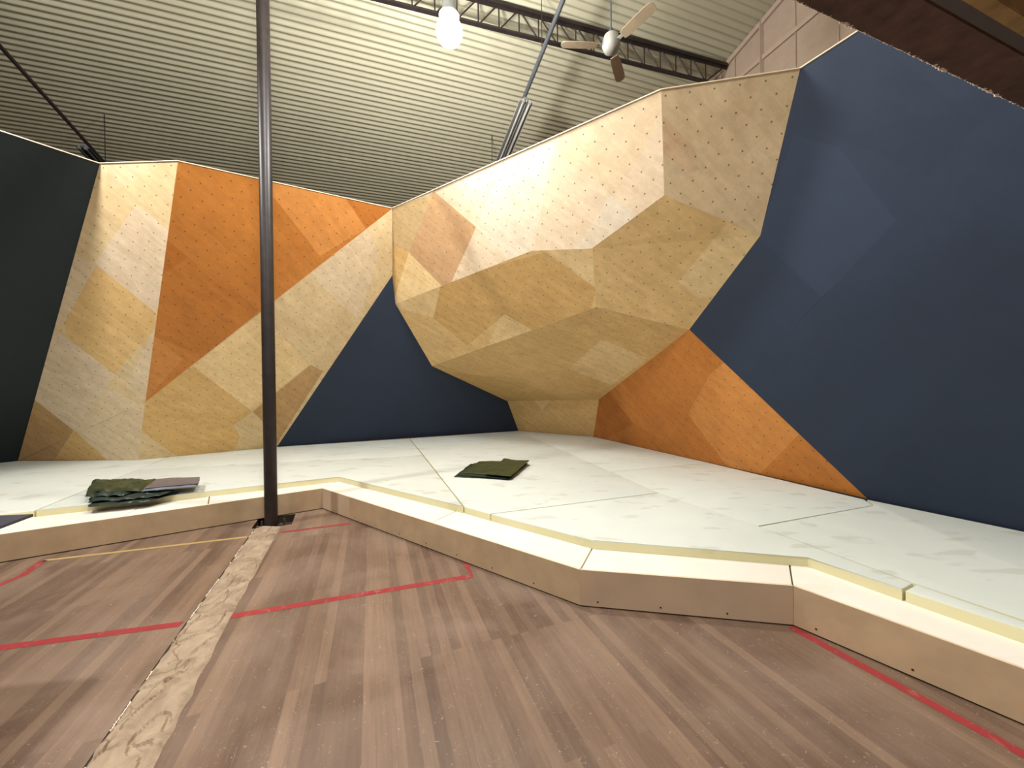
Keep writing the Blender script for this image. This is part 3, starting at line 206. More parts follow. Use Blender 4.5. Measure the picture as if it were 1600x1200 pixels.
def foam_mat(name, c1, c2, stain, stains=0.4):
    m, nt, b = new_mat(name, 0.9, 0.1)
    v = mapping(nt)
    f = noise_tex(nt, v, 1.4, 5, 0.6, 0.4)
    c = ramp(nt, f, [(0.35, c1), (0.65, c2)])
    st = N(nt, 'ShaderNodeMapping'); st.inputs['Scale'].default_value = (1.0, 2.2, 1); st.inputs['Rotation'].default_value = (0, 0, 0.5)
    nt.links.new(v, st.inputs['Vector'])
    f2 = noise_tex(nt, st.outputs['Vector'], 2.6, 3, 0.5, 0.2)
    msk = ramp(nt, f2, [(0.60, G3(0)), (0.66, G3(stains))])
    c = mix(nt, c, stain, msk)
    nt.links.new(c, b.inputs['Base Color'])
    bump(nt, b, noise_tex(nt, v, 60, 3), 0.15, 0.003)
    return m

def floor_mat():
    m, nt, b = new_mat('worn gym floor strips', 0.42, 0.35)
    v = mapping(nt, 'Object', rot=(0, 0, math.radians(-20 + 0)))
    sep = N(nt, 'ShaderNodeSeparateXYZ'); nt.links.new(v, sep.inputs[0])
    cb = N(nt, 'ShaderNodeCombineXYZ'); nt.links.new(sep.outputs['Y'], cb.inputs['X']); nt.links.new(sep.outputs['X'], cb.inputs['Y'])
    br = N(nt, 'ShaderNodeTexBrick'); nt.links.new(cb.outputs[0], br.inputs['Vector'])
    br.offset = 0.37; br.offset_frequency = 3
    for k, val in dict(Scale=1.0).items(): br.inputs[k].default_value = val
    br.inputs['Brick Width'].default_value = 2.3; br.inputs['Row Height'].default_value = 0.062
    br.inputs['Mortar Size'].default_value = 0.0008; br.inputs['Mortar Smooth'].default_value = 0.2
    br.inputs['Color1'].default_value = (*FLOOR_A, 1); br.inputs['Color2'].default_value = (*FLOOR_B, 1)
    br.inputs['Mortar'].default_value = (0.14, 0.085, 0.06, 1)
    # wide groups of boards
    sc = N(nt, 'ShaderNodeMapping'); sc.inputs['Scale'].default_value = (0.35, 4.0, 1); nt.links.new(cb.outputs[0], sc.inputs['Vector'])
    g = noise_tex(nt, sc.outputs['Vector'], 1.6, 4, 0.6)
    c = mix(nt, br.outputs['Color'], ramp(nt, g, [(0.3, G3(0.76)), (0.7, G3(1.15))]), 1.0, 'MULTIPLY')
    sc2 = N(nt, 'ShaderNodeMapping'); sc2.inputs['Scale'].default_value = (1.2, 22, 1); nt.links.new(cb.outputs[0], sc2.inputs['Vector'])
    g2 = noise_tex(nt, sc2.outputs['Vector'], 3.0, 5, 0.65)
    c = mix(nt, c, ramp(nt, g2, [(0.3, G3(0.86)), (0.7, G3(1.10))]), 1.0, 'MULTIPLY')
    d = noise_tex(nt, v, 1.1, 5, 0.6, 0.6)                                     # dust film
    c = mix(nt, c, (0.36, 0.26, 0.195), ramp(nt, d, [(0.42, G3(0.0)), (0.75, G3(0.42))]))
    s = noise_tex(nt, v, 26, 4, 0.7, 2.5)                                      # scuffs
    c = mix(nt, c, (0.50, 0.40, 0.31), ramp(nt, s, [(0.635, G3(0)), (0.68, G3(0.55))]))
    sc3 = N(nt, 'ShaderNodeMapping'); sc3.inputs['Scale'].default_value = (2.0, 60, 1); sc3.inputs['Rotation'].default_value = (0, 0, 0.05)
    nt.links.new(cb.outputs[0], sc3.inputs['Vector'])
    s2 = noise_tex(nt, sc3.outputs['Vector'], 1.3, 3, 0.6)
    c = mix(nt, c, (0.42, 0.33, 0.27), ramp(nt, s2, [(0.66, G3(0)), (0.74, G3(0.35))]))
    nt.links.new(c, b.inputs['Base Color'])
    nt.links.new(ramp(nt, d, [(0.3, G3(0.38)), (0.7, G3(0.62))]), b.inputs['Roughness'])
    return m

def paint_line_mat(name, col):
    m, nt, b = new_mat(name, 0.45, 0.35)
    v = mapping(nt)
    w = noise_tex(nt, v, 14, 5, 0.7, 0.5)
    c = mix(nt, (0.33, 0.17, 0.13), col, ramp(nt, w, [(0.32, G3(0.25)), (0.45, G3(1))]))
    c = mix(nt, c, G3(0.86), ramp(nt, noise_tex(nt, v, 3, 4), [(0.35, G3(0.0)), (0.7, G3(1.0))]), 'MULTIPLY')
    nt.links.new(c, b.inputs['Base Color']); return m

def cement_mat():
    m, nt, b = new_mat('rough cement', 0.85, 0.15)
    v = mapping(nt)
    f = noise_tex(nt, v, 5, 6, 0.65, 0.5)
    c = ramp(nt, f, [(0.3, (0.20, 0.145, 0.095)), (0.5, (0.345, 0.26, 0.18)), (0.72, (0.46, 0.355, 0.25))])
    vo = N(nt, 'ShaderNodeTexVoronoi', feature='DISTANCE_TO_EDGE'); vo.inputs['Scale'].default_value = 3.6
    dn = N(nt, 'ShaderNodeMix', data_type='VECTOR'); dn.inputs[0].default_value = 0.22
    nz = N(nt, 'ShaderNodeTexNoise'); nz.inputs['Scale'].default_value = 4.5; nz.inputs['Detail'].default_value = 4
    nt.links.new(v, nz.inputs['Vector']); nt.links.new(v, dn.inputs[4]); nt.links.new(nz.outputs['Color'], dn.inputs[5])
    nt.links.new(dn.outputs[1], vo.inputs['Vector'])
    crack = ramp(nt, vo.outputs['Distance'], [(0.0, G3(1)), (0.02, G3(0))])
    gate = ramp(nt, noise_tex(nt, v, 2.2, 2), [(0.45, G3(0)), (0.55, G3(0.8))])
    c = mix(nt, c, (0.16, 0.10, 0.06), mix(nt, crack, gate, 1.0, 'MULTIPLY'))
    nt.links.new(c, b.inputs['Base Color'])
    bump(nt, b, f, 0.8, 0.02)
    return m

def roof_mat():
    m, nt, b = new_mat('cream corrugated sheet', 0.55, 0.25)
    v = mapping(nt, 'Object', rot=(0, 0, -TH))
    f = noise_tex(nt, v, 0.6, 4, 0.6)
    c = ramp(nt, f, [(0.3, tuple(x * .93 for x in ROOF_C)), (0.7, tuple(x * 1.05 for x in ROOF_C))])
    sc = N(nt, 'ShaderNodeMapping'); sc.inputs['Scale'].default_value = (0.2, 6, 1); nt.links.new(v, sc.inputs['Vector'])
    c = mix(nt, c, ramp(nt, noise_tex(nt, sc.outputs['Vector'], 1.5, 4), [(0.3, G3(0.92)), (0.7, G3(1.03))]), 1.0, 'MULTIPLY')
    nt.links.new(c, b.inputs['Base Color']); return m

def glow(name, col, strength):
    m = bpy.data.materials.new(name); m.use_nodes = True; nt = m.node_tree
    b = nt.nodes['Principled BSDF']; b.inputs['Base Color'].default_value = (*col, 1)
    b.inputs['Emission Color'].default_value = (*col, 1); b.inputs['Emission Strength'].default_value = strength
    return m

FLOOR_A, FLOOR_B = (0.215, 0.138, 0.092), (0.120, 0.074, 0.051)
ROOF_C = (0.47, 0.445, 0.315)
PLY = sheet_mat('birch plywood with bolt holes')
PAINT = sheet_mat('navy painted plywood', holes=False, figure=0.05, rough=0.68, spec=0.16)
PLY_EDGE = plain('raw plywood edge', (0.74, 0.60, 0.42), 0.7)
BACKING = plain('plywood back', (0.42, 0.30, 0.18), 0.8)
NAVY_EDGE = plain('navy painted edge', (0.03, 0.04, 0.06), 0.6)
KICK = [plain('kick board plywood', (0.47, 0.335, 0.205), 0.6, var=0.10, scale=5),
        plain('kick board plywood pinkish', (0.52, 0.38, 0.26), 0.6, var=0.08, scale=3)]
FOAM_TOP = foam_mat('foam upper skin', (0.60, 0.63, 0.575), (0.645, 0.672, 0.61), (0.50, 0.51, 0.44), 0.6)
FOAM_SIDE = foam_mat('yellow foam', (0.66, 0.61, 0.36), (0.70, 0.655, 0.42), (0.58, 0.52, 0.28), 0.4)
FOAM_LOW = foam_mat('cream foam', (0.76, 0.70, 0.60), (0.80, 0.745, 0.655), (0.70, 0.65, 0.51), 0.4)
FLOOR = floor_mat()
RED = paint_line_mat('red court paint', (0.32, 0.035, 0.04))
YELLOW = paint_line_mat('yellow court paint', (0.46, 0.33, 0.12))
CEMENT = cement_mat()
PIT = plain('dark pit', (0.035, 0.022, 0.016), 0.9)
ROOF = roof_mat()
DARK_STEEL = plain('dark painted steel', (0.022, 0.016, 0.015), 0.42, 0.35, 0.25, 12)
BROWN_STEEL = plain('brown primer steel', (0.085, 0.040, 0.026), 0.65, 0.3, 0.35, 14)
GREY_STEEL = plain('galvanised steel', (0.30, 0.31, 0.31), 0.4, 0.5, 0.1, 10, 0.6)
GREY_PAINT = plain('grey conduit paint', (0.055, 0.06, 0.065), 0.5, 0.4)
BOLT = plain('bolt steel', (0.25, 0.21, 0.17), 0.4, 0.5, metal=0.7)
DUST = plain('crumbly white dust', (0.62, 0.52, 0.45), 0.95, 0.1, 0.3, 60)
TIMBER = plain('old timber', (0.30, 0.18, 0.07), 0.75, var=0.3, scale=10)
CREAM = plain('cream board', (0.70, 0.60, 0.50), 0.7)
GABLE = plain('beige gable sheet', (0.36, 0.27, 0.20), 0.75, var=0.06)
GABLE_TRIM = plain('beige cover strip', (0.40, 0.30, 0.23), 0.75, var=0.05)
HALL_WALL = plain('hall wall paint', (0.20, 0.18, 0.15), 0.8)
FAN_BODY = plain('fan enamel', (0.30, 0.29, 0.25), 0.4, 0.4)
FAN_BLADE = plain('fan blade wood tint', (0.30, 0.235, 0.15), 0.5)
TUBE = plain('unlit tube glass', (0.38, 0.39, 0.38), 0.25, 0.5)
REFLECTOR = plain('aged white reflector', (0.30, 0.29, 0.25), 0.45, 0.4)
TARP_G = plain('olive green vinyl', (0.040, 0.050, 0.018), 0.42, 0.5, 0.25, 9, bmp=0.15)
TARP_D = plain('dark green vinyl', (0.020, 0.034, 0.026), 0.40, 0.5, 0.25, 9, bmp=0.15)
TARP_P = plain('purple grey vinyl', (0.150, 0.125, 0.125), 0.5, 0.4, 0.12, 9)
TARP_E = plain('slate grey vinyl edge', (0.17, 0.19, 0.22), 0.5, 0.4, 0.12, 9)
SLATE = plain('dark slate laminate', (0.050, 0.048, 0.062), 0.4, 0.4, 0.1)
SCREW = plain('dark screw', (0.03, 0.02, 0.015), 0.5)
DIFFUSER = glow('lit lamp diffuser', (1.0, 0.98, 0.95), 60.0)

# linear colour of the bare sheet or its stain / paint; G4 and S are also darkened for lamp falloff
TONES = dict(W=(.76, .65, .49), L=(.76, .605, .42), L2=(.75, .59, .385), B=(.73, .56, .345), B2=(.68, .52, .315), B3=(.64, .45, .27),
             Y2=(.73, .555, .31), Y=(.76, .51, .22), Y3=(.70, .455, .18), T=(.53, .325, .14), S=(.58, .36, .185), S2=(.68, .43, .165),
             G=(.78, .535, .24), G2=(.84, .62, .32), G3=(.81, .565, .26), G4=(.58, .42, .21), K=(.6, .45, .25),
             O=(.54, .205, .040), O2=(.50, .185, .034), O3=(.60, .250, .060), O4=(.45, .155, .026),
             N=(.027, .037, .060), N2=(.031, .043, .070), N3=(.0255, .035, .057), N4=(.020, .026, .028))

# ------------------------------------------------------------ mesh helpers
def link(name, me, parent=None, mats=()):
    o = bpy.data.objects.new(name, me); COL.objects.link(o)
    for m in mats: me.materials.append(m)
    if parent is not None:
        o.parent = parent; o.matrix_parent_inverse = parent.matrix_world.inverted() if parent.type != 'EMPTY' else Matrix.Translation(-parent.location) if not any(parent.rotation_euler) else parent.matrix_basis.inverted()
    return o
def from_bm(name, bm, mats, parent=None, smooth=False):
    me = bpy.data.meshes.new(name); bm.normal_update(); bm.to_mesh(me); bm.free()
    if smooth:
        for p in me.polygons: p.use_smooth = True
        try: me.set_sharp_from_angle(angle=math.radians(35))
        except Exception: pass
    return link(name, me, parent, mats if isinstance(mats, (list, tuple)) else [mats])
def thing(name, loc, label, cat, group=None):
    o = bpy.data.objects.new(name, None); o.empty_display_size = 0.1; COL.objects.link(o); o.location = loc
    return tag(o, label, cat, group)
def tag(o, label, cat, group=None):
    o['label'] = label; o['category'] = cat
    if group: o['group'] = group
    return o
def struct(o, label=None):
    o['kind'] = 'structure'
    if label: o['label'] = label
    return o
def prism(bm, pts, z0, z1, mat_top=0, mat_side=0, bevel=0.0):
    a = sum(pts[i][0] * pts[(i + 1) % len(pts)][1] - pts[(i + 1) % len(pts)][0] * pts[i][1] for i in range(len(pts)))
    if a < 0: pts = pts[::-1]
    lo = [bm.verts.new((p[0], p[1], z0)) for p in pts]; hi = [bm.verts.new((p[0], p[1], z1)) for p in pts]
    f = [bm.faces.new(hi), bm.faces.new(lo[::-1])]; f[0].material_index = mat_top; f[1].material_index = mat_side
    for i in range(len(pts)):
        j = (i + 1) % len(pts); q = bm.faces.new((lo[i], lo[j], hi[j], hi[i])); q.material_index = mat_side
    if bevel: bmesh.ops.bevel(bm, geom=list(f[0].edges), offset=bevel, segments=3, affect='EDGES', profile=0.5, material=mat_top)
    return bm
def box(bm, c, size, rot=None, mi=0, bevel=0.0):
    """box centred at c; rot is a 3x3 whose columns are its axes"""
    t = bmesh.new(); bmesh.ops.create_cube(t, size=1.0)
    for v in t.verts: v.co = Vector((v.co.x * size[0], v.co.y * size[1], v.co.z * size[2]))
    if bevel: bmesh.ops.bevel(t, geom=list(t.edges), offset=bevel, segments=2, affect='EDGES')
    M = (rot.to_4x4() if rot else Matrix.Identity(4)); M = Matrix.Translation(c) @ M
    bmesh.ops.transform(t, matrix=M, verts=t.verts)
    me = bpy.data.meshes.new('tmp'); t.to_mesh(me); t.free(); n0 = len(bm.faces)
    bm.from_mesh(me); bpy.data.meshes.remove(me); bm.faces.ensure_lookup_table()
    for f in bm.faces[n0:]: f.material_index = mi
    return bm
def frame(d, up=Vector((0, 0, 1))):
    x = Vector(d).normalized(); y = up.cross(x)
    if y.length < 1e-4: y = Vector((0, 1, 0)).cross(x) if abs(x.y) < .9 else Vector((1, 0, 0)).cross(x)
    y.normalize(); z = x.cross(y); return Matrix((x, y, z)).transposed()
def bar(bm, a, b, w, h, mi=0, bevel=0.0):
    a, b = Vector(a), Vector(b); return box(bm, (a + b) / 2, ((b - a).length, w, h), frame(b - a), mi, bevel)
def lathe(bm, prof, origin=(0, 0, 0), axis=None, seg=24, mi=0, caps=True):
    """prof: list of (radius, height) along axis"""
    O = Vector(origin); R = frame(axis) if axis is not None else Matrix(((0, 1, 0), (0, 0, 1), (1, 0, 0))).transposed()
    ax, e1, e2 = R.col[0], R.col[1], R.col[2]
    if axis is None: ax, e1, e2 = Vector((0, 0, 1)), Vector((1, 0, 0)), Vector((0, 1, 0))
    rings = []
    for r, h in prof:
        rings.append([bm.verts.new(O + ax * h + (e1 * math.cos(2 * math.pi * k / seg) + e2 * math.sin(2 * math.pi * k / seg)) * max(r, 1e-4)) for k in range(seg)])
    for A, B in zip(rings, rings[1:]):
        for k in range(seg):
            f = bm.faces.new((A[k], A[(k + 1) % seg], B[(k + 1) % seg], B[k])); f.material_index = mi
    if caps:
        f = bm.faces.new(rings[0][::-1]); f.material_index = mi; f = bm.faces.new(rings[-1]); f.material_index = mi
    return bm
def rod(bm, a, b, r, seg=12, mi=0):
    a, b = Vector(a), Vector(b); return lathe(bm, [(r, 0), (r, (b - a).length)], a, b - a, seg, mi)

# ------------------------------------------------------------ the hall
CAMP = Vector((0, 0, 1.6))
def flat_poly_with_hole(outer, hole, z):
    bm = bmesh.new(); es = []
    for loop in (outer, hole):
        vs = [bm.verts.new((p[0], p[1], z)) for p in loop]
        es += [bm.edges.new((vs[i], vs[(i + 1) % len(vs)])) for i in range(len(vs))]
    bmesh.ops.triangle_fill(bm, edges=es, use_beauty=True)
    for f in bm.faces:
        if f.normal.z < 0: f.normal_flip()
    return bm
corners = [hall(-12, -7), hall(5.76, -7), hall(5.76, 11), hall(-12, 11)]
fl = from_bm('floor', flat_poly_with_hole([(c.x, c.y) for c in corners], PIT_PTS, 0.0), FLOOR)
struct(fl, 'worn brown strip wood gym floor with red and yellow court lines')
bm = bmesh.new()                                                             # recess around the column foot
lo = [bm.verts.new((p[0], p[1], -0.09)) for p in PIT_PTS]; hi = [bm.verts.new((p[0], p[1], -0.001)) for p in PIT_PTS]
bm.faces.new(lo)
for i in range(len(lo)): bm.faces.new((lo[i], lo[(i + 1) % len(lo)], hi[(i + 1) % len(lo)], hi[i]))
pit = from_bm('pit', bm, PIT, fl); pit['label'] = 'dark recess cut in the floor around the column foot'

def stripe(name, pts, w, mat, z=0.0012):
    """painted court line along a polyline"""
    bm = bmesh.new(); P = [Vector((p[0], p[1], z)) for p in pts]; rows = []
    for i, p in enumerate(P):
        d = (P[min(i + 1, len(P) - 1)] - P[max(i - 1, 0)]).normalized(); n = Vector((-d.y, d.x, 0)) * w / 2
        rows.append((bm.verts.new(p - n), bm.verts.new(p + n)))
    for a, b in zip(rows, rows[1:]): bm.faces.new((a[0], b[0], b[1], a[1]))
    for f in bm.faces:
        f.normal_update()
        if f.normal.z < 0: f.normal_flip()
    return from_bm(name, bm, mat, fl)
for nm, pts, w, mt, lab in (('court_line', RED1A, .062, RED, 'red line left of the cement strip'), ('court_line', RED1B + RED1C[1:], .062, RED, 'red line crossing the middle of the floor with a short return'),
                            ('court_line', RED2, .045, RED, 'faint red line beside the column'),
                            ('court_line', RED3, .058, RED, 'red line along the right kick board'), ('court_line', RED4, .055, RED, 'curved red line at the left edge'),
                            ('court_line', YEL, .045, YELLOW, 'yellow line by the left kick board')):
    o = stripe(nm, pts, w, mt); o['label'] = lab
# cement strip, lumpy, where a wall once stood
def lerp_line(L, t):
    n = len(L) - 1; k = min(int(t * n), n - 1); f = t * n - k
    return Vector(L[k]) * (1 - f) + Vector(L[k + 1]) * f
bm = bmesh.new(); NR, NC = 320, 36; grid = []
for i in range(NR + 1):
    a, b = lerp_line(STRIP_L, i / NR), lerp_line(STRIP_R, i / NR)
    ja = noise.noise(Vector((i * .1, 0, 3))) * .007; jb = noise.noise(Vector((i * .08, 5, 3))) * .012
    row = []
    for j in range(NC + 1):
        t = j / NC; p = a.lerp(b, t); d = (b - a).normalized(); p = p + d * (ja * (1 - t) + jb * t)
        e = min(t, 1 - t) * NC
        q = Vector((p.x * 9, p.y * 6, 0)); r = abs(noise.noise(q)) ; r2 = noise.noise(q * 3.1)
        r3 = noise.noise(Vector((p.x * 5, p.y * 22, 4))); cr = abs(noise.noise(Vector((p.x * 7 + 3, p.y * 3.2, 8)))); h = 0.0015 + min(1, e / 3) * (0.008 + 0.010 * min(r * 2, 1) + 0.004 * r2 + .005 * r3 - (.012 if cr < .035 else 0))
        row.append(bm.verts.new((p.x, p.y, max(h, .001))))
    grid.append(row)
for r0, r1 in zip(grid, grid[1:]):
    for j in range(NC): bm.faces.new((r0[j], r1[j], r1[j + 1], r0[j + 1]))
bmesh.ops.recalc_face_normals(bm, faces=bm.faces)
cs = from_bm('cement_strip', bm, CEMENT, fl, True); cs['label'] = 'rough cracked beige cement patch running to the column'
bm = bmesh.new()                                                              # splintered pale edge along its left side
rnd = random.Random(4)
for i in range(0, NR - 1):
    if noise.noise(Vector((i * .045, 9, 1))) > .02:
        a = lerp_line(STRIP_L, i / NR); b = lerp_line(STRIP_L, (i + 1) / NR); d = (b - a).normalized(); n = Vector((d.y, -d.x)) * (-.004 - .004 * rnd.random())
        bar(bm, (a.x + n.x, a.y + n.y, .004), (b.x + n.x, b.y + n.y, .004), .004 + .004 * rnd.random(), .007)
sp = from_bm('splintered_edge', bm, CREAM, fl); sp['label'] = 'pale splintered board edge'
bm = bmesh.new(); rows = []                                                   # dark gap between the boards and the cement
for i in range(NR + 1):
    a = lerp_line(STRIP_L, i / NR); b = lerp_line(STRIP_R, i / NR); d = (b - a).normalized(); w = .006 + .010 * max(0, noise.noise(Vector((i * .13, 4, 7))) + .2)
    p = a - d * .004; q = a + d * (w + .004); rows.append((bm.verts.new((p.x, p.y, .0008)), bm.verts.new((q.x, q.y, .0075))))
for r0, r1 in zip(rows, rows[1:]): bm.faces.new((r0[0], r1[0], r1[1], r0[1]))
bmesh.ops.recalc_face_normals(bm, faces=bm.faces)
gp = from_bm('gap_line', bm, PIT, fl); gp['label'] = 'dark gap along the cement strip'

# roof: corrugated sheets, the waves run parallel to the ridge
def corrugated(s0, s1, u0, u1, pitch=0.1, amp=0.0125):
    bm = bmesh.new(); n = int(abs(s1 - s0) / pitch * 8); prev = None
    for i in range(n + 1):
        s = s0 + (s1 - s0) * i / n; z = roof_z(s) + amp * math.cos(2 * math.pi * s / pitch)
        cur = [bm.verts.new(hall(u0, s, z)), bm.verts.new(hall(u1, s, z))]
        if prev: bm.faces.new((prev[0], prev[1], cur[1], cur[0]))
        prev = cur
    for f in bm.faces:
        f.normal_update()
        if f.normal.z > 0: f.normal_flip()
    return bm
rf = from_bm('ceiling', corrugated(0, 11, -12, 5.76), ROOF, None, True)
struct(rf, 'cream corrugated roof sheeting sloping down to the back')
rf2 = from_bm('ceiling', corrugated(-7, 0, -12, 5.76), ROOF, None, True); struct(rf2, 'roof slope behind the camera')

def hall_wall(name, a, b, za, zb, mat, zm=None):
    bm = bmesh.new(); vs = [bm.verts.new((a.x, a.y, 0)), bm.verts.new((b.x, b.y, 0)), bm.verts.new((b.x, b.y, zb))]
    if zm is not None: m_ = hall(U.dot(a), 0, zm); vs.append(bm.verts.new(m_))
    vs.append(bm.verts.new((a.x, a.y, za))); f = bm.faces.new(vs)
    c = sum((v.co for v in vs), Vector()) / len(vs); f.normal_update()
    if f.normal.dot(Vector((0, 2, 3)) - c) < 0: f.normal_flip()
    return from_bm(name, bm, mat)
struct(hall_wall('wall_right', hall(5.76, -7), hall(5.76, 11), roof_z(7), roof_z(11), GABLE, ROOF_H), 'beige panelled gable wall')
gw = bpy.data.objects['wall_right']
bm = bmesh.new()
for s in [1.2, 1.95, 2.7, 3.40, 3.95, 4.45, 4.95, 5.45, 6.1]:
    wide = s in (4.45, 2.7, 6.1)
    bar(bm, hall(5.75, s, 3.2), hall(5.75, s, roof_z(s) - .03), .012 if not wide else .10, .02)
for z in (6.62,): bar(bm, hall(5.745, 0.2, z), hall(5.745, 5.6, z), .03, .07)
bar(bm, hall(5.74, 0.2, roof_z(.2) - .05), hall(5.74, 10.8, roof_z(10.8) - .05), .04, .08)
ob = from_bm('cover_strip', bm, GABLE_TRIM, gw); ob['label'] = 'raised cover strips and rail on the gable wall'
struct(hall_wall('wall_back', hall(-12, 11), hall(5.76, 11), roof_z(11), roof_z(11), HALL_WALL), 'hidden back wall below the eave')
struct(hall_wall('wall_left', hall(-12, -7), hall(-12, 11), roof_z(7), roof_z(11), HALL_WALL, ROOF_H), 'far left end wall')
struct(hall_wall('wall_front', hall(-12, -7), hall(5.76, -7), roof_z(7), roof_z(7), HALL_WALL), 'wall behind the camera')

# ------------------------------------------------------------ climbing wall facets
def facet(name, parent, paint=False, label=None):
    vs, fs = FACETS[name]
    bm = bmesh.new(); V_ = [bm.verts.new(v) for v in vs]
    cl = bm.loops.layers.float_color.new('tone'); uvl = bm.loops.layers.uv.new('UVMap')
    cen = sum((Vector(v) for v in vs), Vector()) / len(vs)
    n0 = None; faces = []
    for t, ids in fs:
        try: f = bm.faces.new([V_[i] for i in ids])
        except ValueError: continue
        f.normal_update()
        if f.normal.dot(CAMP - cen) < 0: f.normal_flip(); f.normal_update()
        faces.append((f, t))
        n0 = (n0 or Vector()) + f.normal * f.calc_area()
    n0.normalize(); e1 = Vector((0, 0, 1)).cross(n0); e1.normalize(); e2 = n0.cross(e1)
    for f, t in faces:
        c = TONES[t]
        for l in f.loops:
            l[cl] = (*c, 1); l[uvl].uv = (l.vert.co.dot(e1), l.vert.co.dot(e2))
    # thickness: sheet back 18 mm behind, closed along the rim
    front = [f for f, t in faces]; rim = [e for e in bm.edges if len(e.link_faces) == 1]
    back = {}
    for e in rim:
        for v in e.verts:
            if v not in back: back[v] = bm.verts.new(v.co - n0 * .018)
    for e in rim:
        l = e.link_loops[0]; a, b = l.vert, l.link_loop_next.vert
        f = bm.faces.new((b, a, back[a], back[b])); f.material_index = 1
    me_name = name.split('_', 1)[1]
    o = from_bm('wall_facet', bm, [PAINT if paint else PLY, NAVY_EDGE if paint else PLY_EDGE], parent)
    o['label'] = label or name.replace('_', ' ')
    return o
def pt(k): return Vector(PT[k])
def top_trim(parent, pts, label='pale raw plywood edge along the top'):
    bm = bmesh.new()
    for a, b in zip(pts, pts[1:]):
        a, b = pt(a), pt(b); up = Vector((0, 0, .004)); bar(bm, a + up, b + up, .026, .009)
    o = from_bm('top_edge', bm, PLY_EDGE, parent); o['label'] = label

cwl = thing('climbing_wall', pt('B2') - Vector((0, 0, .33)), 'pale and orange plywood climbing wall on the left behind the column, with navy facets at both ends', 'climbing wall')
facet('painted_blue_left', cwl, True, 'navy painted facet at the left edge')
facet('plywood_pale_left', cwl, False, 'pale plywood facet beside the left navy facet')
facet('plywood_orange_left', cwl, False, 'orange stained plywood triangle behind the column')
facet('plywood_pale_stripe', cwl, False, 'pale plywood band rising to the corner')
facet('painted_blue_center', cwl, True, 'navy painted triangle under the band')
top_trim(cwl, ['T00', 'T1', 'T2', 'A'])
prow = thing('climbing_wall', pt('O') - Vector((0, 0, .33)), 'pale plywood overhanging prow bulging out of the middle of the corner', 'climbing wall')
facet('plywood_upper_prow', prow, False, 'upright upper left face of the prow')
facet('plywood_right_prow', prow, False, 'upright right face of the prow')
facet('plywood_right_underside', prow, False, 'sloping underside on the right')
facet('plywood_left_underside', prow, False, 'sloping underside on the left')
facet('plywood_lower_underside', prow, False, 'lowest steep underside')
facet('plywood_kicker', prow, False, 'small upright foot panel')
top_trim(prow, ['A', 'B', 'C'])
cwr = thing('climbing_wall', pt('R') - Vector((0, 0, .33)), 'tall navy blue leaning climbing wall on the right with an orange triangle at its foot', 'climbing wall')
facet('painted_blue_right', cwr, True, 'large navy painted facet')
facet('plywood_orange_right', cwr, False, 'orange stained plywood triangle at the foot')
top_trim(cwr, ['C', 'C3'])
# lower skirts of the walls, down to the floor behind the mats
def skirt(parent, keys, mat):
    bm = bmesh.new()
    for a, b in zip(keys, keys[1:]):
        a, b = pt(a), pt(b); d = (b - a).normalized(); n = Vector((-d.y, d.x, 0)); 
        if n.dot(a) < 0: n = -n
        prism(bm, [((p + n * w).x, (p + n * w).y) for p, w in ((a, .005), (b, .005), (b, .03), (a, .03))], 0.0, .345)
    o = from_bm('skirt', bm, mat, parent); o['label'] = 'base board behind the mats'
skirt(cwl, ['B0', 'B1', 'B2', 'B3', 'N'], BACKING); skirt(prow, ['N', 'O'], BACKING); skirt(cwr, ['O', 'R', 'R3'], NAVY_EDGE)

# ------------------------------------------------------------ foam mats and kick boards
def shrink(pts, g):
    c = [Vector(p) for p in pts]; n = len(c); out = []
    a = sum(c[i].x * c[(i + 1) % n].y - c[(i + 1) % n].x * c[i].y for i in range(n)); sg = 1 if a > 0 else -1
    for i in range(n):
        p, q, r = c[i - 1], c[i], c[(i + 1) % n]; d1 = (q - p).normalized(); d2 = (r - q).normalized()
        n1 = Vector((-d1.y, d1.x)) * sg; n2 = Vector((-d2.y, d2.x)) * sg; m_ = n1 + n2
        out.append(q + m_ * (g / max(m_.dot(n1), .3)))
    return out
UP_LABELS = ['pale green-white foam mat in the far left corner against the navy wall', 'long front foam mat behind the left kick board holding the grey and green covers',
 'narrow foam mat at the foot of the pale and navy wall left', 'foam mat in the middle carrying the folded green tarp', 'broad front foam mat reaching to the bend of the kick boards',
 'foam mat tucked under the prow foot', 'foam mat along the foot of the orange triangle', 'large foam mat at the right against the navy wall', 'narrow front foam mat strip at the right edge']
LOW_LABELS = ['lower cream foam block at the left edge behind the kick board', 'short lower cream foam block below the grey cover', 'lower cream foam block behind the column',
 'lower cream foam block right of the inner corner', 'lower cream foam block along the diagonal kick board', 'lower cream foam block behind the front kick board', 'lower cream foam block at the right edge']
for pts, lab in zip(UPPER, UP_LABELS):
    bm = prism(bmesh.new(), shrink(pts, .008), .2605, .33, 0, 1, .006)
    tag(from_bm('foam_mat', bm, [FOAM_TOP, FOAM_SIDE], None, True), lab, 'mat', 'upper foam mats under the climbing walls')
for pts, lab in zip(LOWER, LOW_LABELS):
    bm = prism(bmesh.new(), shrink(pts, .004), 0.0, .26, 0, 1, .008)
    tag(from_bm('foam_block', bm, [FOAM_LOW, FOAM_SIDE], None, True), lab, 'foam block', 'lower foam blocks along the kick boards')
KB = [(0, 1, 0, 1), (1, 2, 0, .175), (1, 2, .175, 1), (2, 3, 0, 1), (3, 4, 0, 1)]
KB_LABELS = ['long plywood kick board at the left running behind the column', 'short pinkish plywood kick board at the inner corner right of the column',
  'plywood kick board slanting toward the camera from the inner corner', 'plywood kick board facing the camera between the two bends', 'plywood kick board at the right edge above the red line']
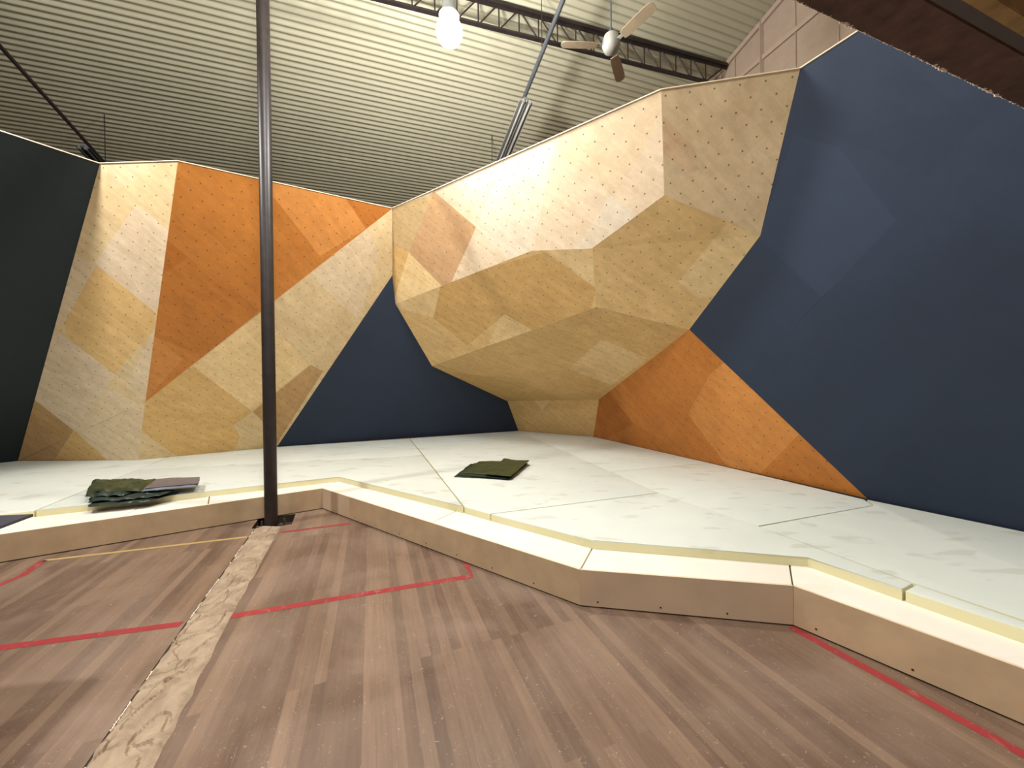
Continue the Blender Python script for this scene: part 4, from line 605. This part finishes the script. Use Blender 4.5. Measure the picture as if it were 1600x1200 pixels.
for i, ((a, b, t0, t1), lab) in enumerate(zip(KB, KB_LABELS)):
    A, B = Vector(BOARD[a]), Vector(BOARD[b]); p, q = A.lerp(B, t0), A.lerp(B, t1); d = (B - A).normalized(); n = Vector((-d.y, d.x)) * .018
    p2 = p + d * .0003; q2 = q - d * .0003
    # mitred ends
    bm = prism(bmesh.new(), [tuple(p2), tuple(q2), tuple(q2 + n), tuple(p2 + n)], .010, .262)
    bmesh.ops.bevel(bm, geom=[e for e in bm.edges], offset=.0012, segments=1, affect='EDGES')
    kb = tag(from_bm('kick_board', bm, KICK[1 if i in (1, 3) else 0]), lab, 'kick board', 'plywood kick boards edging the mats')
    L_ = (q - p).length; k = 0.12
    while k < L_ and i >= 2:
        c = p + d * k; ax = Vector((-n.x, -n.y, 0)).normalized()
        from_bm('screw', lathe(bmesh.new(), [(.006, 0), (.006, .0015)], (c.x, c.y, .045), ax, 10), SCREW, kb); k += .42
    bt = bmesh.new()                                                         # lighter raw ply edge on top
    prism(bt, [tuple(p2 + n * .02), tuple(q2 + n * .02), tuple(q2 + n * .98), tuple(p2 + n * .98)], .2622, .2635)
    e = from_bm('top_edge', bt, PLY_EDGE, kb); e['label'] = 'pale pinkish raw edge'

# ------------------------------------------------------------ column
CX, CY = -2.78, 4.43
colm = thing('steel_column', (CX, CY, -.09), 'dark brown round steel column rising from a recess in the floor', 'column')
bm = bmesh.new(); lathe(bm, [(.066, -.075), (.066, 0.35), (.066, 3.0), (.066, roof_z(S.dot(Vector((CX, CY, 0)))) - .05)], (CX, CY, 0), None, 32)
from_bm('post', bm, DARK_STEEL, colm, True)
bm = bmesh.new(); box(bm, (CX, CY, -.082), (.30, .26, .015), Matrix.Rotation(TH, 3, 'Z')); from_bm('base_plate', bm, BROWN_STEEL, colm)
for dx, dy in ((-.115, -.085), (.115, -.085), (-.115, .085), (.115, .085)):
    q = Matrix.Rotation(TH, 3, 'Z') @ Vector((dx, dy, 0)); bm = bmesh.new()
    lathe(bm, [(.009, -.075), (.009, .03)], (CX + q.x, CY + q.y, 0), None, 10); lathe(bm, [(.018, -.074), (.018, -.056)], (CX + q.x, CY + q.y, 0), None, 6)
    from_bm('anchor_bolt', bm, BOLT, colm)

# ------------------------------------------------------------ truss
Td = Vector((math.cos(math.radians(16.4)), math.sin(math.radians(16.4)), 0)); T0_ = Vector((3.70, 6.665, 0))
tr = thing('roof_truss', T0_ + Vector((0, 0, 6.6)), 'dark open web steel truss below the roof running to the gable', 'truss')
def tp(d, z): return T0_ - Td * d + Vector((0, 0, z))
ZT_, ZB_ = 6.985, 6.62
bm = bmesh.new(); bar(bm, tp(-.05, ZT_), tp(12, ZT_), .075, .05); bar(bm, tp(-.05, ZT_ - .035), tp(12, ZT_ - .035), .02, .05); from_bm('top_chord', bm, DARK_STEEL, tr)
bm = bmesh.new(); bar(bm, tp(.35, ZB_), tp(12, ZB_), .06, .022); bar(bm, tp(.35, ZB_ + .02), tp(12, ZB_ + .02), .015, .035); from_bm('bottom_chord', bm, DARK_STEEL, tr)
rod(bmesh_ := bmesh.new(), tp(-.02, ZT_ - .02), tp(.38, ZB_ + .01), .012, 8); from_bm('web_bar', bmesh_, DARK_STEEL, tr)
x = .38; step = .30; k = 0
while x < 11.7:
    b1 = bmesh.new(); rod(b1, tp(x, ZB_), tp(x, ZT_), .010, 8); from_bm('web_bar', b1, DARK_STEEL, tr)
    b1 = bmesh.new()
    if x < 3.4: rod(b1, tp(x, ZB_), tp(x + step, ZT_), .010, 8)
    else: rod(b1, tp(x, ZT_), tp(x + step, ZB_), .010, 8)
    from_bm('web_bar', b1, DARK_STEEL, tr); x += step

# ------------------------------------------------------------ sloping conduits with batten lights
def sloped(name, a, b, r, mat, label, hang):
    a, b = Vector(a), Vector(b); t = thing(name, a, label, 'roof pipe', 'sloping pipes under the roof')
    rod(bm := bmesh.new(), a, b, r, 14); from_bm('pipe', bm, mat, t, True)
    for h in hang:
        p = a.lerp(b, h); z = roof_z(S.dot(Vector((p.x, p.y, 0)))) - .01
        rod(bm := bmesh.new(), p, (p.x, p.y, z), .006, 8); from_bm('hanger_rod', bm, DARK_STEEL, t)
    return a, b
def along(a, b, t): return a + (b - a) * t
A1, B1_ = Vector((.705, 4.882, 6.385)), Vector((-.134, 7.206, 5.842))
sloped('roof_pipe', along(A1, B1_, -.6), along(A1, B1_, 1.45), .030, GREY_PAINT, 'grey sloping pipe under the roof right of the bright lamp', (.1, .42, .9))
A2, B2_ = Vector((-6.345, 4.862, 5.884)), Vector((-6.95, 6.66, 5.467))
sloped('roof_pipe', along(A2, B2_, -.9), along(A2, B2_, 1.5), .026, DARK_STEEL, 'dark sloping pipe under the roof at the left edge', (.2, .8))
def batten(a, b, label, dark=False, w=.15):
    a, b = Vector(a), Vector(b); t = thing('batten_light', a, label, 'light fitting', 'unlit fluorescent battens'); R = frame(b - a); L_ = (b - a).length; c = (a + b) / 2
    dn = -R.col[2]; sd = R.col[1]
    bm = bmesh.new(); box(bm, c, (L_, .07, .05), R, 0, .006); from_bm('housing', bm, GREY_STEEL, t)
    bm = bmesh.new()
    for s in (-1, 1):
        box(bm, c + dn * .035 + sd * s * w * .38, (L_ * .98, w * .45, .008), R @ Matrix.Rotation(s * -.45, 3, 'X'))
    box(bm, c + dn * .034, (L_ * .98, .03, .03), R @ Matrix.Rotation(math.pi / 4, 3, 'X'))
    from_bm('reflector', bm, REFLECTOR if not dark else GREY_PAINT, t)
    for s in (-1, 1):
        bm = bmesh.new(); p = c + dn * .065 + sd * s * w * .27; h = (b - a).normalized() * L_ * .485; rod(bm, p - h, p + h, .016, 12); from_bm('fluorescent_tube', bm, TUBE if not dark else GREY_PAINT, t, True)
        for q in (-1, 1):
            bm = bmesh.new(); box(bm, c + dn * .05 + sd * s * w * .27 + h * q * 1.01, (.03, .035, .06), R); from_bm('tube_holder', bm, REFLECTOR if not dark else GREY_STEEL, t)
    return t
dn1 = Vector((0, 0, -.10))
batten(along(A1, B1_, .50) + dn1, along(A1, B1_, 1.06) + dn1, 'unlit twin tube batten light below the sloping pipe right of the lamp', w=.20)
batten(along(A2, B2_, .74) + dn1, along(A2, B2_, 1.28) + dn1, 'dim grey batten light behind the top of the left climbing wall', True)

# ------------------------------------------------------------ ceiling fan
FX = Vector((1.226, 4.60, 5.56))
fan = thing('ceiling_fan', FX, 'cream three blade ceiling fan hanging in front of the truss', 'fan')
bm = bmesh.new(); lathe(bm, [(.03, .13), (.085, .11), (.105, .05), (.105, 0), (.085, -.05), (.05, -.075), (.01, -.08)], FX, None, 28); from_bm('motor', bm, FAN_BODY, fan, True)
bm = bmesh.new(); rod(bm, FX + Vector((0, 0, .1)), FX + Vector((0, 0, 1.49)), .009, 12); lathe(bm, [(.05, 1.40), (.06, 1.50)], FX, None, 20); lathe(bm, [(.022, .1), (.03, .16), (.02, .2)], FX, None, 16); from_bm('down_rod', bm, GREY_PAINT, fan, True)
for ang in (math.radians(-56.5), math.radians(63.5), math.radians(183)):
    d = Vector((math.cos(ang), math.sin(ang), 0)); R = Matrix.Rotation(ang, 3, 'Z') @ Matrix.Rotation(math.radians(-12), 3, 'X')
    bm = bmesh.new(); n = 10; top = []; 
    prof = [(.17, .045), (.22, .056), (.35, .062), (.5, .062), (.56, .058), (.585, .045), (.595, .02)]
    lo_, hi_ = [], []
    for z in (-.004, .004):
        (lo_ if z < 0 else hi_).extend([bm.verts.new(FX + R @ Vector((x_, s * w_, z))) for x_, w_, s in [(a_, b_, 1) for a_, b_ in prof] + [(a_, b_, -1) for a_, b_ in prof[::-1]]])
    bm.faces.new(hi_); bm.faces.new(lo_[::-1])
    for i in range(len(lo_)): j = (i + 1) % len(lo_); bm.faces.new((lo_[i], lo_[j], hi_[j], hi_[i]))
    bl = from_bm('blade', bm, FAN_BLADE, fan)
    bm = bmesh.new(); box(bm, FX + R @ Vector((.14, 0, .008)), (.16, .035, .008), R); from_bm('blade_bracket', bm, FAN_BODY, bl)

# ------------------------------------------------------------ lamps
def high_bay(loc, power, label, col=(1.0, .99, .98), r=.145, soft=.16, down=False):
    L_ = Vector(loc); t = thing('high_bay_lamp', L_, label, 'lamp', 'hall lamps')
    bm = bmesh.new(); lathe(bm, [(.02, .42), (.06, .40), (.075, .36), (.075, .24), (.10, .20), (.11, .17)], L_, None, 28); from_bm('housing', bm, GREY_STEEL, t, True)
    bm = bmesh.new(); prof = [(.001, -r)] + [(r * math.sin(a_), -r * math.cos(a_)) for a_ in [math.pi * k_ / 14 for k_ in range(1, 12)]] + [(.10, .17)]
    lathe(bm, prof, L_, None, 32, caps=False); g = from_bm('diffuser', bm, DIFFUSER, t, True); g.visible_shadow = True
    bm = bmesh.new(); zr = roof_z(S.dot(Vector((L_.x, L_.y, 0)))); rod(bm, L_ + Vector((0, 0, .42)), (L_.x, L_.y, zr - .01), .008, 8); from_bm('hanging_rod', bm, DARK_STEEL, t)
    ld = bpy.data.lights.new('lamp_light', 'SPOT' if down else 'POINT'); ld.energy = power
    if down: ld.spot_size = math.radians(172); ld.spot_blend = .3
    ld.color = col; ld.shadow_soft_size = soft
    lo = bpy.data.objects.new('lamp_light', ld); COL.objects.link(lo); lo.location = (0, 0, -r - soft - .01); lo.parent = t
    return t
high_bay(LAMP_MAIN, P_MAIN, 'glaring white lamp hanging from the truss at the top of the picture')
high_bay(LAMP_LEFT, P_LEFT, 'hall lamp beyond the left edge of the picture', (1.0, .985, .965), soft=.14, down=True)
high_bay(LAMP_FILL, P_FILL, 'added fill lamp above the top edge of the picture', (1.0, .985, .965), soft=.25)
for p, w in zip(LAMP_BACK, ('left', 'right')): high_bay(p, P_BACK, 'hall lamp high behind the camera on the %s' % w, (1.0, .985, .965), soft=.35, down=True)

# ------------------------------------------------------------ overhead beam near the camera
E0 = Vector((.985, 1.337, 0)); Ed = Vector((.9400, .3412, 0)).normalized(); En = Vector((Ed.y, -Ed.x, 0))
def ep(a, n, z): return E0 + Ed * a + En * n + Vector((0, 0, z))
bmT = thing('steel_beam', ep(1, .07, 2.9), 'dark reddish brown steel beam overhead at the top right with a crumbly pale edge', 'beam')
bm = bmesh.new(); bar(bm, ep(-2.6, .074, 2.907), ep(2.5, .074, 2.907), .148, .014); bar(bm, ep(-2.6, .040, 3.15), ep(2.5, .040, 3.15), .075, .014)
from_bm('flanges', bm, BROWN_STEEL, bmT)
bm = bmesh.new(); bar(bm, ep(-2.6, .074, 3.03), ep(2.5, .074, 3.03), .010, .232); o = from_bm('web', bm, PIT, bmT); o['label'] = 'web coloured near black as slot shade'  # near-black web colour stands for the shade inside the slot
bm = bmesh.new(); rnd = random.Random(7)
n = 420
for i in range(n):
    a = -.4 + 2.6 * i / n; r = .003 + .0045 * rnd.random() * (1.8 if noise.noise(Vector((a * 5, 2, 2))) > .15 else .8)
    bmesh.ops.create_icosphere(bm, subdivisions=1, radius=r, matrix=Matrix.Translation(ep(a, -.001 + .004 * rnd.random(), 2.903 + .004 * rnd.random())))
from_bm('crumbly_edge', bm, DUST, bmT)
bm = bmesh.new(); bar(bm, ep(-2.6, .214, 3.0), ep(2.5, .214, 3.0), .046, .2, bevel=.003); tag(from_bm('timber_joist', bm, TIMBER), 'yellowish brown timber joist beside the dark steel beam at the top right', 'joist')
bm = bmesh.new(); bar(bm, ep(-2.6, .35, 2.98), ep(2.4, .35, 2.98), .2, .02); tag(from_bm('ledger_board', bm, CREAM), 'cream board at the extreme top right corner beyond the joist', 'board')

# ------------------------------------------------------------ folded covers lying on the mats
def cloth_slab(bm, quad, z0, th, mi=0, seed=0, wr=.006, n=22, round_=.5, lift=None):
    """soft folded layer over a quad of four (x, y): closed, wavy, with a rounded rim"""
    q = [Vector(p) for p in quad]; top, bot = [], []
    for i in range(n + 1):
        rt, rb = [], []
        for j in range(n + 1):
            a, b = i / n, j / n
            wob = Vector((noise.noise(Vector((a * 5, b * 5, seed))), noise.noise(Vector((a * 5, b * 5, seed + 9))))) * .018
            p = (q[0] * (1 - a) + q[1] * a) * (1 - b) + (q[3] * (1 - a) + q[2] * a) * b + wob
            e = min(a, 1 - a, b, 1 - b) * n; ed = min(1, e / 2.0); ed = math.sqrt(1 - (1 - ed) ** 2)
            w = wr * (noise.noise(Vector((a * 4, b * 9, seed * 3.3))) + .5 * noise.noise(Vector((a * 14, b * 11, seed)))) 
            z = z0 + (lift(a, b) if lift else 0)
            rt.append(bm.verts.new((p.x, p.y, z + th * (.5 + .5 * ed) + abs(w) * ed))); rb.append(bm.verts.new((p.x, p.y, z + th * .5 * (1 - ed))))
        top.append(rt); bot.append(rb)
    fs = []
    for i in range(n):
        for j in range(n):
            fs.append(bm.faces.new((top[i][j], top[i + 1][j], top[i + 1][j + 1], top[i][j + 1]))); fs.append(bm.faces.new((bot[i][j], bot[i][j + 1], bot[i + 1][j + 1], bot[i + 1][j])))
    per = [(i, 0) for i in range(n)] + [(n, j) for j in range(n)] + [(i, n) for i in range(n, 0, -1)] + [(0, j) for j in range(n, 0, -1)]
    for k_ in range(len(per)):
        (i, j), (i2, j2) = per[k_], per[(k_ + 1) % len(per)]
        fs.append(bm.faces.new((top[i][j], bot[i][j], bot[i2][j2], top[i2][j2])))
    for f in fs: f.material_index = mi
    return bm
def finish_cloth(name, bm, mats, parent=None):
    bmesh.ops.recalc_face_normals(bm, faces=bm.faces); return from_bm(name, bm, mats, parent, True)
Z = .331
t1 = thing('folded_tarp', (-.25, 5.5, Z), 'folded olive green tarp lying alone on the middle foam mat', 'tarp')
bm = bmesh.new()
cloth_slab(bm, [(-.80, 5.20), (-.30, 5.08), (-.16, 5.98), (-.66, 6.02)], Z, .014, seed=1)
cloth_slab(bm, [(-.74, 5.24), (-.06, 4.98), (.24, 5.96), (-.60, 6.0)], Z + .014, .014, seed=2)
finish_cloth('lower_fold', bm, [TARP_D], t1)
bm = bmesh.new()
cloth_slab(bm, [(-.70, 5.30), (-.02, 5.02), (.22, 5.94), (-.52, 5.96)], Z + .030, .012, seed=3, wr=.012, lift=lambda a, b: .02 * b)
finish_cloth('upper_fold', bm, [TARP_G], t1)
bm = bmesh.new()
cloth_slab(bm, [(-.38, 5.12), (-.03, 4.96), (.25, 5.90), (-.14, 5.94)], Z + .046, .022, seed=4, wr=.010, lift=lambda a, b: .015 * b + .05 * max(0, b - .7) * max(0, .5 - a) * 4)
finish_cloth('folded_flap', bm, [TARP_G], t1)

t2 = thing('crumpled_cover', (-4.6, 4.45, Z), 'crumpled dark green cover at the left of the front mat, partly under the grey cover', 'cover')
bm = bmesh.new()
cloth_slab(bm, [(-4.48, 4.08), (-4.02, 4.26), (-3.95, 4.58), (-5.0, 4.60)], Z, .018, seed=6, wr=.016)
cloth_slab(bm, [(-4.58, 4.16), (-4.08, 4.30), (-4.0, 4.60), (-5.04, 4.66)], Z + .020, .018, seed=7, wr=.02, lift=lambda a, b: .016 * abs(math.sin(a * 7)))
cloth_slab(bm, [(-4.70, 4.24), (-4.34, 4.30), (-4.4, 4.60), (-5.10, 4.66)], Z + .045, .020, seed=17, wr=.02, lift=lambda a, b: .022 * abs(math.sin(a * 9 + 1)))
cloth_slab(bm, [(-4.36, 4.16), (-3.98, 4.34), (-3.98, 4.5), (-4.3, 4.5)], Z + .030, .014, seed=18, wr=.014, lift=lambda a, b: .01 * abs(math.sin(a * 11 + 1)))
finish_cloth('lower_fold', bm, [TARP_D], t2)
bm = bmesh.new()
cloth_slab(bm, [(-4.86, 4.40), (-4.24, 4.40), (-4.50, 4.90), (-5.26, 4.84)], Z + .052, .040, seed=8, wr=.030, lift=lambda a, b: .025 * b * (1 - a) + .016 * abs(math.sin(a * 6 + b * 5)))
finish_cloth('upper_fold', bm, [TARP_G], t2)
t3 = thing('folded_cover', (-4.1, 4.6, Z + .07), 'flat folded purple grey cover lying on the crumpled green cover', 'cover')
bm = bmesh.new()
cloth_slab(bm, [(-4.22, 4.38), (-3.74, 4.58), (-3.97, 4.90), (-4.48, 4.84)], Z + .066, .040, mi=1, seed=11, wr=.004)
cloth_slab(bm, [(-4.21, 4.40), (-3.75, 4.60), (-3.97, 4.91), (-4.47, 4.86)], Z + .106, .014, mi=0, seed=12, wr=.006)
finish_cloth('folded_sheet', bm, [TARP_P, TARP_E], t3)

# ------------------------------------------------------------ table beyond the left edge
tb = thing('work_table', (-3.4, 1.8, 0), 'dark slate topped table whose corner shows at the left edge', 'table')
c0 = Vector((-2.755, 2.217, 0)); dx = Vector((-.993, -.12, 0)).normalized(); dy = Vector((.31, -.95, 0)).normalized()
def tpnt(a, b): p = c0 + dx * a + dy * b; return (p.x, p.y)
bm = prism(bmesh.new(), [tpnt(0, 0), tpnt(1.4, 0), tpnt(1.4, .9), tpnt(0, .9)], .865, .88); from_bm('tabletop', bm, SLATE, tb)
bm = prism(bmesh.new(), [tpnt(.12, .06), tpnt(1.3, .06), tpnt(1.3, .84), tpnt(.12, .84)], .80, .865); from_bm('apron', bm, KICK[0], tb)
for a, b in ((.45, .1), (1.22, .1), (.45, .76), (1.22, .76)):
    bm = prism(bmesh.new(), [tpnt(a, b), tpnt(a + .06, b), tpnt(a + .06, b + .06), tpnt(a, b + .06)], 0, .80); from_bm('leg', bm, KICK[0], tb)
